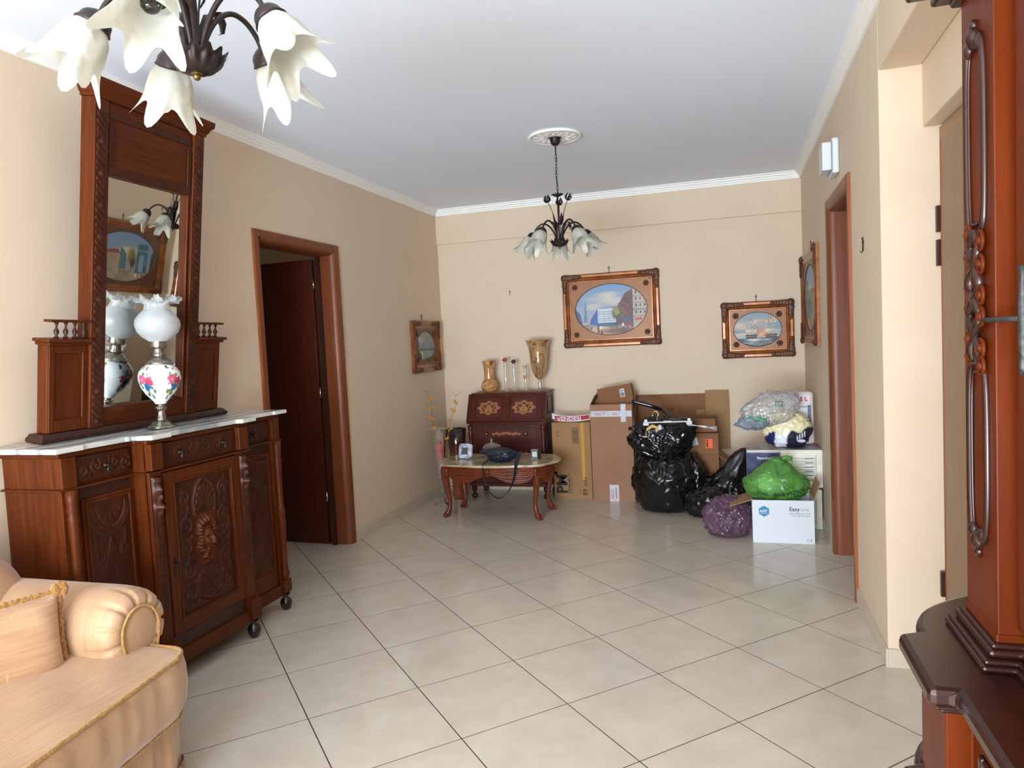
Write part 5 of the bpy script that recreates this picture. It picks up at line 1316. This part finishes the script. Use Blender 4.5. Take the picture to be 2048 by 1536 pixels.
# dark floor vase behind table, glass floor vase with twigs
fv = thing('floor_vase', 'dark glazed floor vase between the glass vase and the writing desk', 'vase', (-2.440, 6.02, 0))
mbv = MB().lathe([(.050, 0), (.056, .02), (.054, .05), (.058, .07), (.056, .16), (.062, .30), (.078, .50), (.094, .65), (.089, .65), (.072, .50)], 40, caps=False)
cz = np.array([v[2] for v in mbv.v]); tt = smooth01((cz-.38)/.17)[:, None]; mbv.col = lin((140, 62, 34))*(1-tt)+lin((14, 12, 14))*tt
part('vase_body', mbv, painted('glaze', .15, coat=.7), fv, local=True)
m = MB()
for k in range(5): m.tube([((.058+.002*(k % 2))*math.cos(a), (.058+.002*(k % 2))*math.sin(a), .03+.03*k) for a in np.linspace(0, 2*PI, 24, endpoint=False)], .006, 6, closed=True)
part('woven_band', m, plain('wicker', (130, 70, 40), .7), fv, local=True)
gv = thing('glass_vase', 'tall trumpet shaped clear glass vase standing in the left corner', 'vase', (-2.500, 5.77, 0))
part('vase_body', MB().lathe([(.075, .0), (.072, .006), (.03, .02), (.020, .08), (.030, .12), (.022, .18), (.030, .24), (.042, .36), (.052, .52), (.072, .62), (.112, .682)], 40, caps=False), GLASS, gv, local=True)
part('vase_inner', MB().lathe([(.026, .24), (.038, .36), (.048, .52), (.068, .62), (.110, .683)], 40, caps=False), CUT, gv, local=True)
rc = thing('red_cloth', 'crumpled red cloth flower inside the tall glass vase', 'cloth flower', (-2.500, 5.77, .50))
vs, fs = blob_pts((0, 0, -.02), (.040, .038, .085), 4, 5, .25, 2, .15, 3); part('petals', MB().add(vs, fs, True), plain('red_cloth', (204, 36, 56), .8), rc, local=True)
rng2 = random.Random(5)
for nm, lab, bx, tx_, tz in (('dried_branch', 'dried branch with yellow blossoms leaning left in the tall glass vase', -.02, -.085, 1.01), ('dried_branch', 'dried branch with yellow blossoms leaning right in the tall glass vase', .03, .19, .975)):
    t = thing(nm, lab, 'branch', (-2.500+bx, 5.77, .35)); pts = []
    for k in range(9):
        q = k/8; pts.append(Vector(((tx_-bx)*q**1.3+.008*math.sin(k*2.1), .015*math.sin(k*1.3), (tz-.35)*q)))
    part('stem', MB().tube(pts, [.004-.0028*k/8 for k in range(9)], 7), plain('dry_stem', (126, 96, 60), .8), t, local=True)
    for k in range(3, 9):
        for s in (-1, 1):
            p = pts[k]; d = Vector((s*rng2.uniform(.02, .05), rng2.uniform(-.02, .02), rng2.uniform(.02, .05)))
            tw = part('twig', MB().tube([p, p+d*.6, p+d], [.0018, .0014, .0008], 5), plain('dry_twig', (150, 116, 70), .8), t, local=True)
            if k < 8:
                m = MB(); e = p+d*rng2.uniform(.1, .6)
                for w_ in range(4): a = w_*PI/2+k; m.ball((e.x+.008*math.cos(a), e.y+.005*math.sin(a), e.z+.007*math.sin(a)), (.008, .006, .0065), 7, 5)
                part('blossom', m, plain('yellow_blossom', (206, 140, 50), .7), tw, local=True)
# ================================================================ cartons, bags and packs along the far wall
def board(F, w, h, t=.004): return MB().box(0, w, 0, h, -t, 0, M=F)
def carton(name, label, loc, w, d, h, mat, rz=0, open_top=False, tilt=0, flaps=(), group=None):
    t = thing(name, label, 'box', loc, (tilt, 0, rz), group); th = .005
    sides = MB(); sides.box(-w/2, w/2, -d/2, -d/2+th, 0, h); part('front_wall', sides, mat, t, local=True, bevel=.0015)
    part('back_wall', MB().box(-w/2, w/2, d/2-th, d/2, 0, h), mat, t, local=True, bevel=.0015)
    part('side_wall', MB().box(-w/2, -w/2+th, -d/2+th, d/2-th, 0, h), mat, t, local=True, bevel=.0015); part('side_wall', MB().box(w/2-th, w/2, -d/2+th, d/2-th, 0, h), mat, t, local=True, bevel=.0015)
    part('bottom', MB().box(-w/2+th, w/2-th, -d/2+th, d/2-th, 0, th), mat, t, local=True)
    if not open_top: part('top_flap', MB().box(-w/2, -w*.003, -d/2, d/2, h, h+th), mat, t, local=True, bevel=.001); part('top_flap', MB().box(w*.003, w/2, -d/2, d/2, h, h+th), mat, t, local=True, bevel=.001)
    return t
def ftext(parent, name, txt, size, x, y, z, mat, rot=0, align='LEFT', bold=.0, sx=1.0, ny=-1):
    F = Matrix.Translation((x, y, z)) @ Matrix.Rotation(rad(90), 4, 'X') @ Matrix.Rotation(rad(rot), 4, 'Z')
    return part(name, text_mb(txt, size, F, align, .0003, bold, sx), mat, parent, local=True)
# 1 upright carton with PM print
w_, h_ = .345, .675
pm = carton('cardboard_box', 'upright tan box printed PM and XL beside the writing desk', (-1.385, 6.20, 0), w_, .19, h_, CARD); yf = -.0955
ftext(pm, 'printed_text', 'PM', .135, -.055, yf, .045, INK, 90, bold=.004)
ftext(pm, 'printed_text', '3757415001 0', .030, -.022, yf, .045, INK, 90, bold=.0006)
ftext(pm, 'printed_text', 'BOX X COMPACTATORE', .0135, -.004, yf, .045, INK, 90)
ftext(pm, 'printed_text', '4x15', .022, .070, yf, .045, INK, 90); ftext(pm, 'printed_text', 'EXTRA', .026, .125, yf, .115, INK, 90, bold=.0006)
part('black_square', MB().box(.090, .128, yf-.0004, yf+.0004, .035, .085), INK, pm, local=True)
ftext(pm, 'printed_text', 'XL', .038, .124, yf-.0012, .040, CARD, 90, bold=.0015)
ftext(pm, 'printed_text', 'T %', .035, -.105, yf, .555, INK, 90)
m = MB(); m.box(.012, .016, yf-.0004, yf, .50, .63).box(.060, .064, yf-.0004, yf, .50, .63).box(.012, .064, yf-.0004, yf, .496, .50).box(.012, .064, yf-.0004, yf, .63, .634)
rr = random.Random(2); z = .508
while z < .622: q = rr.uniform(.001, .004); m.box(.019, .057, yf-.0004, yf, z, z+q); z += q+rr.uniform(.0015, .004)
part('barcode', m, INK, pm, local=True)
part('yellow_stripe', MB().box(.088, .116, yf-.0002, yf+.0001, .17, h_), plain('yellow_print', (196, 146, 60), .8), pm, local=True)
# sale sign
sg = thing('sale_sign', 'red and white printed paper sign lying on the PM box', 'sign', (-1.39, 6.19, .682))
P = [[(-.16+.34*i/20, -.085+.0*j, .006+.050*j/3+.030*((i-10)/10)**2*.55+(i < 3)*.01) for i in range(21)] for j in range(4)]
part('paper', MB().grid(P).grid([[(x, y+.003, z) for x, y, z in r] for r in P]), WHITEP, sg, local=True)
P = [[(-.135+.31*i/20, -.0865, .014+.036*j/3+.030*((i*.31/.34+1.5-10)/10)**2*.55) for i in range(21)] for j in range(4)]
part('red_band', MB().grid(P), REDINK, sg, local=True)
F = Matrix.Translation((-.115, -.0875, .018)) @ Matrix.Rotation(rad(90), 4, 'X'); part('printed_text', text_mb('VENDESI', .042, F, bold=.001, sx=1.35), WHITEP, sg, local=True)
# 2 tall carton with tape, slightly skewed, open top
bx = carton('cardboard_box', 'tall open cardboard box sealed with white printed tape, beside the PM box', (-1.008, 6.13, 0), .365, .20, .84, CARD3, open_top=True, rz=rad(-2)); yf = -.1003
part('tape', MB().box(-.178, .178, yf-.0006, yf, .735, .785), TAPE, bx, local=True); ftext(bx, 'tape_print', 'SIACY', .036, -.145, yf-.0008, .748, REDINK); ftext(bx, 'tape_print', 'SIACY', .036, .01, yf-.0008, .748, REDINK, sx=.9)
part('tape', MB().box(.085, .128, yf-.0012, yf-.0004, .69, .84).box(.085, .128, yf-.001, yf+.05, .84, .843), TAPE, bx, local=True, bevel=.001)
part('tape', MB().box(-.035, .045, yf-.0006, yf, .0, .145), TAPE, bx, local=True); ftext(bx, 'tape_print', 'SIACY', .034, .0, yf-.0008, .02, REDINK, 90); part('tape_print', MB().box(.018, .024, yf-.001, yf-.0004, .03, .12), REDINK, bx, local=True)
part('open_flap', MB().box(-.18, .18, 0, .11, -.002, .002, M=Matrix.Translation((0, .095, .84)) @ Matrix.Rotation(rad(50), 4, 'X')), CARD3, bx, local=True)
part('open_flap', MB().box(-.09, 0, -.09, .09, -.002, .002, M=Matrix.Translation((-.18, 0, .84)) @ Matrix.Rotation(rad(-62), 4, 'Y') @ Matrix.Rotation(rad(180), 4, 'Z') @ Matrix.Translation((.0, 0, 0))), CARDIN, bx, local=True)
# small carton tilted inside the open top
sb = carton('cardboard_box', 'small brown box with white label sticking out of the tall open box', (-.97, 6.21, .78), .30, .10, .20, CARD2, tilt=0); sb.rotation_euler = (rad(-4), rad(-9), 0)
part('paper_label', MB().box(.045, .085, -.0508, -.05, .10, .17), WHITEP, sb, local=True); part('label_print', MB().box(.05, .08, -.0512, -.0506, .105, .14).box(.05, .08, -.0512, -.0506, .148, .16), plain('grey_print', (120, 122, 132), .7), sb, local=True)
# 3 long flattened carton leaning at the wall with its hanging flap
fc = thing('flattened_carton', 'large flattened brown carton leaning on the far wall behind the black bags', 'box', (-.45, 6.38, 0), (rad(-3), 0, 0))
part('panel', MB().box(-.40, .235, -.010, -.002, .0, .885), CARD2, fc, local=True, bevel=.001); part('panel', MB().box(-.38, -.02, -.018, -.0105, .02, .865), CARD2, fc, local=True)
part('hanging_flap', MB().box(.21, .405, -.022, -.012, .40, .912), CARD, fc, local=True, bevel=.001)
ftext(fc, 'printed_mark', 'cia', .05, -.115, -.0190, .74, INK); part('hand_hole', MB().box(.13, .20, -.0112, -.0098, .70, .745), CARD, fc, local=True)
# 4 stacked boxes behind the bags
b1 = carton('cardboard_box', 'plain brown box standing lowest behind the black bags, flap open to the right', (-.30, 6.10, 0), .34, .30, .42, CARD2, open_top=False)
part('open_flap', MB().box(0, .20, -.15, .15, -.002, .002, M=Matrix.Translation((.17, 0, .415)) @ Matrix.Rotation(rad(38), 4, 'Y')), CARD, b1, local=True)
b2 = carton('cardboard_box', 'brown box with orange sticker stacked behind the black bags', (-.30, 6.08, .426), .33, .28, .165, CARD2, rz=rad(2))
part('orange_sticker', MB().box(.062, .118, -.1408, -.14, .05, .125), plain('orange_sticker', (238, 96, 34), .6), b2, local=True); part('sticker_print', MB().box(.070, .082, -.1414, -.1407, .06, .08).box(.070, .082, -.1414, -.1407, .085, .10).box(.070, .082, -.1414, -.1407, .105, .118), INK, b2, local=True)
m = MB().box(-.04, .04, -.0005, .0, -.03, .03, M=Matrix.Translation((-.04, -.1405, .10)) @ Matrix.Rotation(rad(-14), 4, 'Y')); part('paper_label', m, WHITEP, b2, local=True)
m = MB()
for k in range(5): m.box(-.03, .03, -.0009, -.0004, -.024+k*.010, -.020+k*.010, M=Matrix.Translation((-.04, -.1405, .10)) @ Matrix.Rotation(rad(-14), 4, 'Y'))
part('label_print', m, plain('blue_grey_print', (96, 108, 130), .7), b2, local=True)
ftext(b2, 'printed_text', 'SERENITY OF CARE', .014, -.05, -.1405, .148, INK)
b3 = carton('cardboard_tray', 'shallow brown cardboard tray on top of the box stack behind the bags', (-.30, 6.12, .600), .30, .24, .11, CARD2, open_top=True)
# ---- black rubbish bags
def bag(name, label, loc, c, r, seed, mat, sub=6, amp=.10, rg=.07, rf=3.2, fr=1.6, tail=None, cat='bag', pleat=.10):
    t = thing(name, label, cat, loc)
    zmin = -loc[2]+.002 if loc[2] < .01 else None
    def sq(p, d):
        if tail:
            k = max(0, d.dot(Vector(tail[0]).normalized())); p = p+Vector(tail[0])*tail[1]*max(0, (k-.75)/.25)**1.5
        return p
    vs, fs = blob_pts(c, r, sub, seed, amp, fr, rg, rf, squash=sq, pleat=pleat)
    vs = [(x*(1.0), y, max(z, .003) if loc[2] < .01 else z) for x, y, z in vs]
    o = part('bag_film', MB().add(vs, fs, True), mat, t, local=True); return t, vs, fs
bag('rubbish_bag', 'large black rubbish bag on the floor beside the tall open box', (-.545, 5.78, 0), (0, 0, .24), (.265, .23, .27), 3, BLACKBAG, amp=.07, rg=.05, tail=((-.05, 0, 1), .03))
bag('rubbish_bag', 'black rubbish bag slumped against the back of the large one, closer to the box stack', (-.335, 5.80, 0), (0, 0, .21), (.12, .14, .23), 9, BLACKBAG, sub=5)
tb, _, _ = bag('rubbish_bag', 'black rubbish bag heaped on top of the large one, hanger lying on it', (-.575, 5.76, .46), (0, 0, .12), (.235, .19, .175), 5, BLACKBAG, amp=.12, rg=.08, rf=4, tail=((.6, -.1, .35), .10))
bag('rubbish_bag', 'small black rubbish bag lying low between the large bag and the purple bag', (-.215, 5.60, 0), (0, 0, .10), (.17, .12, .13), 21, BLACKBAG, sub=5, amp=.12, rg=.09)
bag('rubbish_bag', 'black rubbish bag with upright knotted neck behind the white open box', (-.075, 5.74, 0), (0, 0, .15), (.19, .11, .16), 27, BLACKBAG, sub=5, amp=.15, rg=.10, tail=((.35, 0, 1), .20))
# ---- folded frame (tubes with foam grip) poking out
fd = thing('folded_stroller', 'black tubular folded frame with foam handle sticking out above the black bags', 'frame', (-.70, 5.985, 0))
part('handle_grip', MB().tube([(-.115, -.05, .875), (-.09, -.05, .868), (.03, -.05, .835), (.13, -.05, .800)], [.017, .019, .018, .016], 12), BLACKF, fd, local=True)
part('frame_tube', MB().tube([(.13, -.05, .80), (.22, -.02, .70), (.25, 0, .40), (.22, .0, .02)], .011, 10).tube([(-.10, -.03, .86), (-.115, 0, .60), (-.105, .02, .30), (-.10, .02, .02)], .010, 10), BLACKF, fd, local=True)
part('cross_bar', MB().tube([(-.14, -.12, .655), (-.10, -.12, .652), (.03, -.12, .645)], [.016, .014, .010], 10), BLACKF, fd, local=True)
part('wheel', MB().lathe([(.0, 0), (.045, 0), (.05, .008), (.045, .02), (0, .02)], 20, M=frame_M((-.105, .00, .052), (0, 0, 1), (0, 1, 0), (1, 0, 0))), BLACKF, fd, local=True)
# ---- clip hanger, wooden piece, clear rods
hg = thing('clip_hanger', 'white plastic clip hanger lying across the top black bag', 'hanger', (-.50, 5.60, .735), (0, rad(-1), 0))
part('bar', MB().box(-.185, .185, -.006, .006, -.004, .005).box(-.03, .03, -.007, .007, .003, .010), WHITEP, hg, local=True, bevel=.002)
for s in (-1, 1): part('clip', MB().box(s*.165-.022, s*.165+.022, -.012, .012, -.022, -.004).box(s*.165-.012, s*.165+.012, -.010, -.004, -.004, .026), WHITEP, hg, local=True, bevel=.003)
part('hook', MB().tube([(-.09+.022*math.cos(a), .01, .062+.024*math.sin(a)) for a in np.linspace(-1.2, 3.6, 16)]+[(-.115, .01, .05)], .0022, 6).tube([(-.082, .01, .042), (-.075, .005, .008)], .0022, 6), CHROME, hg, local=True)
wd = thing('shoe_stretcher', 'curved pale wooden piece with white knob tucked under the hanger', 'shoe stretcher', (-.615, 5.60, .655))
part('wooden_loop', MB().tube([(-.05, 0, -.015), (-.035, -.01, .030), (0, -.012, .052), (.035, -.01, .040), (.03, -.008, .005), (0, -.006, .0), (-.012, -.006, .02)], [.010, .013, .015, .014, .012, .009, .006], 10), plain('pale_wood', (206, 170, 110), .5), wd, local=True)
part('white_knob', MB().ball((.055, .0, .035), (.020, .018, .026)), WHITEP, wd, local=True)
part('blade', MB().tube([(-.09, 0, -.030), (-.04, -.012, -.034), (.01, 0, -.026)], [.003, .011, .004], 8), plain('pale_blade', (204, 196, 170), .5), wd, local=True)
rd = thing('hanger_rods', 'bundle of clear plastic hanger rods on the top black bag, pointing right', 'hangers', (-.30, 5.62, .68))
for k in range(4): part('rod', MB().tube([(-.05, -.01*k, .025+.006*k), (.08, 0, .012-.004*k+.006), (.17, .006*k, -.018+.010*k)], .0035, 6), plain('clear_rod', (200, 200, 204), .2, coat=.5), rd, local=True)
# ---- purple bag
bag('purple_bag', 'crumpled translucent purple plastic bag on the floor beside the white box', (-.068, 5.10, 0), (0, 0, .122), (.148, .13, .142), 31, PURPB, sub=6, amp=.13, rg=.15, rf=3.0, fr=1.8)
# ---- white open box with print
ez = thing('white_box', 'white open box printed with blue hexagon, standing on the floor by the right wall', 'box', (.285, 5.055, 0), (0, 0, rad(.5)))
W_, D_, H_ = .384, .25, .288
for nm, b in (('front_wall', (-W_/2, W_/2, -D_/2, -D_/2+.005)), ('back_wall', (-W_/2, W_/2, D_/2-.005, D_/2)), ('side_wall', (-W_/2, -W_/2+.005, -D_/2+.005, D_/2-.005)), ('side_wall', (W_/2-.005, W_/2, -D_/2+.005, D_/2-.005))): part(nm, MB().box(*b, 0, H_), WHITEP, ez, local=True, bevel=.0015)
part('bottom', MB().box(-W_/2+.005, W_/2-.005, -D_/2+.005, D_/2-.005, 0, .005), CARDIN, ez, local=True)
part('open_flap', MB().box(-.15, 0, -D_/2, D_/2, -.002, .002, M=Matrix.Translation((-W_/2, 0, H_)) @ Matrix.Rotation(rad(-18), 4, 'Y') @ Matrix.Scale(1, 4)), CARDIN, ez, local=True).rotation_euler = (0, 0, 0)
part('open_flap', MB().box(0, .12, -D_/2, D_/2, -.002, .002, M=Matrix.Translation((W_/2, 0, H_)) @ Matrix.Rotation(rad(-72), 4, 'Y')), CARDIN, ez, local=True)
yf = -D_/2-.0004
hexp = [(-.118+.037*math.cos(rad(30+60*k)), .213+.037*math.sin(rad(30+60*k))) for k in range(6)]
part('blue_hexagon', MB().prism(hexp, yf-.0003, yf+.0003, ax='y'), plain('blue_print', (36, 128, 172), .6), ez, local=True)
ftext(ez, 'logo_text', 'APP', .027, -.146, yf-.0006, .205, WHITEP, bold=.0006, sx=1.05); part('logo_underline', MB().box(-.143, -.093, yf-.001, yf, .197, .1995), WHITEP, ez, local=True)
ftext(ez, 'printed_text', 'Easy', .037, .038, yf, .218, plain('navy_text', (40, 62, 110), .6), bold=.0006); ftext(ez, 'printed_text', 'one', .037, .104, yf, .218, plain('grey_text', (150, 156, 170), .6))
ftext(ez, 'printed_text', 'Sacca raccolta urine da 2l', .0125, .166, yf, .198, INK, align='RIGHT'); ftext(ez, 'printed_text', 'Urine collection bag 2l', .0125, .166, yf, .183, INK, align='RIGHT'); ftext(ez, 'printed_text', 'C E', .022, .142, yf, .016, INK)
# ---- green bag in the box with projected print
gbg, vs, fs = bag('green_bag', 'knotted translucent green plastic bag with black print filling the white box', (.255, 5.06, .262), (0, 0, .105), (.205, .115, .115), 41, GREENB, sub=6, amp=.10, rg=.035, rf=1.8, tail=((.02, 0, 1), .06))
cx = [(v[0], v[1], v[2]) for v in vs]; bvh = BVHTree.FromPolygons(cx, fs)
def project(mb, parent, name, mat, off=.0025):
    out = MB(); ok = []
    for v in mb.v:
        h = bvh.ray_cast(Vector((v[0], -1, v[2])), Vector((0, 1, 0))); ok.append((v[0], (h[0].y if h[0] else -.02)-off, v[2]))
    out.add(ok, mb.f, False); part(name, out, mat, parent, local=True)
DGREEN = plain('dark_green_print', (20, 74, 36), .6)
def gtext(t, s, x, z, r=0, sx=1.0): return text_mb(t, s, Matrix.Translation((x, 0, z)) @ Matrix.Rotation(rad(90), 4, 'X') @ Matrix.Rotation(rad(r), 4, 'Z'), bold=.0006, sx=sx)
project(gtext('SERVIZIO', .038, -.02, .040, 8, 1.25), gbg, 'bag_print', DGREEN); project(gtext('DAL', .034, -.125, .055, -6, 1.1), gbg, 'bag_print', DGREEN); project(gtext('CLIENTE', .028, .06, .022, 6, 1.2), gbg, 'bag_print', DGREEN)
kn = part('knot', MB().add(*blob_pts((.01, -.01, .262), (.050, .03, .030), 4, 44, .3, 2, .2, 4), True).add(*blob_pts((.065, -.01, .285), (.040, .012, .018), 3, 45, .3, 2, .1, 4), True), GREENB, gbg, local=True)
pcw = thing('paper_bundle', 'white paper bundle showing inside the green bag', 'paper', (.205, 5.03, .30)); vs2, fs2 = blob_pts((0, 0, .085), (.085, .055, .075), 4, 46, .2, 1.5, .15, 3)
part('paper', MB().add(vs2, fs2, True), WHITEP, pcw, local=True)
# ---- packs of pads stacked behind the white box
def pack(label, loc, w, d, h, seed, rz=0):
    t = thing('diaper_pack', label, 'pack', loc, (0, 0, rz)); n = 44
    U, V = np.meshgrid(np.linspace(-1, 1, n), np.linspace(-1, 1, 26)); bul = .012*((1-U**4)*(1-V**4))+.003*np.sin(U*14+seed)*np.cos(V*7+seed)
    P = np.stack([U*w/2*(1-.0), -d/2-bul, h/2+V*h/2*.98], -1); m = MB().grid(P)
    X, Y = (U.ravel()+1)/2, (V.ravel()+1)/2; c = np.tile(lin((232, 226, 206)), (len(X), 1)); nav = (X < .46) & (Y > .30); c = np.where(nav[:, None], lin((38, 38, 84)), c)
    c = np.where(((X < .46) & (Y > .94))[:, None], lin((200, 196, 196)), c); m.col = c; part('printed_front', m, PRINT, t, local=True)
    part('film_body', MB().box(-w/2, w/2, -d/2-.001, d/2, .002, h), plain('film_body_%d' % seed, (226, 216, 190), .35, bump=.2, bscale=30), t, local=True, bevel=.012)
    part('folded_top', MB().grid([[(-w/2+w*i/30, -d/2+d*j/12, h+.003+.004*math.sin(i*1.3+j)*math.sin(j*.8)) for i in range(31)] for j in range(13)]), plain('greyish_film_%d' % seed, (186, 180, 184), .25, c2=(120, 110, 130), nscale=9), t, local=True)
    return t
p1 = pack('pad pack with table print standing lowest behind the white box', (.320, 5.42, .0), .49, .24, .285, 3)
p2 = pack('navy and cream pad pack with white lettering, upper one behind the green bag', (.325, 5.44, .292), .50, .25, .270, 4)
yf = -.125-.0135
ftext(p2, 'printed_text', 'Pannoloni Mutandina', .024, -.180, yf, .205, WHITEP, bold=.0008); ftext(p2, 'printed_text', 'Casa Pharma', .018, -.11, yf+.001, .182, WHITEP)
for pk in (p1, p2):
    m = MB()
    for k in range(9): m.box(.055, .20, yf-.0006, yf+.004, .05+k*.020, .052+k*.020)
    m.box(.050, .052, yf-.0006, yf+.004, .04, .235); m.box(.205, .207, yf-.0006, yf+.004, .04, .235)
    for k in range(6): m.box(.135, .19, yf-.0008, yf+.004, .057+k*.030, .063+k*.030)
    part('printed_table', m, plain('grey_table_print', (110, 112, 124), .6), pk, local=True)
# torn cream pack on top
tp = thing('torn_pack', 'torn cream and navy pack of pads heaped on the upper pad pack', 'pack', (.355, 5.42, .567)); vs, fs = blob_pts((0, 0, .125), (.155, .095, .13), 5, 51, .10, 1.5, .10, 3, squash=lambda p, d: Vector((p.x, p.y, max(p.z, -.122))))
m = MB().add(vs, fs, True); V_ = np.array(vs); c = np.tile(lin((234, 222, 180)), (len(V_), 1)); nav = (V_[:, 2] < .105+.25*V_[:, 0]+.015*np.sin(V_[:, 0]*60)) & (V_[:, 0] > -.01); c = np.where(nav[:, None], lin((40, 38, 62)), c)
nav2 = (V_[:, 2] < .10+.02*np.sin(V_[:, 0]*50)) & (V_[:, 0] < -.085); c = np.where(nav2[:, None], lin((40, 38, 90)), c); wh = (V_[:, 2] < .10) & (V_[:, 0] >= -.085) & (V_[:, 0] <= -.01); c = np.where(wh[:, None], lin((236, 236, 240)), c); m.col = c
part('torn_film', m, painted('torn_film', .3, bump=0), tp, local=True)
m = MB()
for k in range(4): m.ball((.062+k*.016, -.092, .075+.010*k), (.006, .004, .024), 8, 6)
m.ball((.09, -.090, .055), (.03, .004, .012), 8, 6)
part('printed_hand', m, plain('pale_print', (196, 196, 204), .5), tp, local=True)
wp = thing('pink_white_pack', 'pink and white square pack standing in the far right corner on the pile', 'pack', (.455, 5.56, .567), (rad(-4), 0, 0))
part('film_body', MB().box(-.115, .095, -.045, .045, .0, .385), plain('pale_pink_film', (218, 200, 202), .35, bump=.2, bscale=20), wp, local=True, bevel=.025)
m = MB().box(-.065, .075, -.0465, -.044, .12, .29); part('white_label', m, WHITEP, wp, local=True); ftext(wp, 'printed_text', '5 L', .042, .0, -.0475, .315, REDINK, bold=.001)
m = MB().box(.052, .075, -.0478, -.046, .13, .285).box(-.06, .05, -.0478, -.046, .27, .275); part('label_print', m, plain('slate_print', (96, 110, 130), .6), wp, local=True)
# clear plastic bag draped over the pile, tail to the left
cp = thing('clear_plastic_bag', 'large crumpled clear plastic bag with green stripes draped over the pile', 'bag', (.235, 5.36, .70))
vs, fs = blob_pts((.02, 0, .150), (.165, .10, .115), 6, 61, .18, 1.6, .10, 2.4, squash=lambda p, d: Vector((p.x-.08*max(0, -d.x-.5), p.y, p.z+p.x*.20)))
part('bag_film', MB().add(vs, fs, True), CLEARP, cp, local=True)
vs, fs = blob_pts((-.115, .0, .050), (.105, .06, .045), 5, 62, .2, 2, .15, 4); part('bag_tail', MB().add(vs, fs, True), thin_glass('bluish_plastic', haze=(176, 190, 204), hazefac=.6, rough=.12, refl=1.5), cp, local=True)
m = MB().tube([(-.15, -.062, .095), (-.10, -.075, .092), (-.05, -.085, .082), (-.02, -.09, .072)], [.006, .007, .008, .005], 6); m.tube([(.06+.03*math.cos(a)*1.1, -.10, .195+.022*math.sin(a)) for a in (PI/4, 3*PI/4, 5*PI/4, 7*PI/4)], .004, 6, closed=True)
part('green_print', m, plain('green_print', (60, 170, 120), .5), cp, local=True)
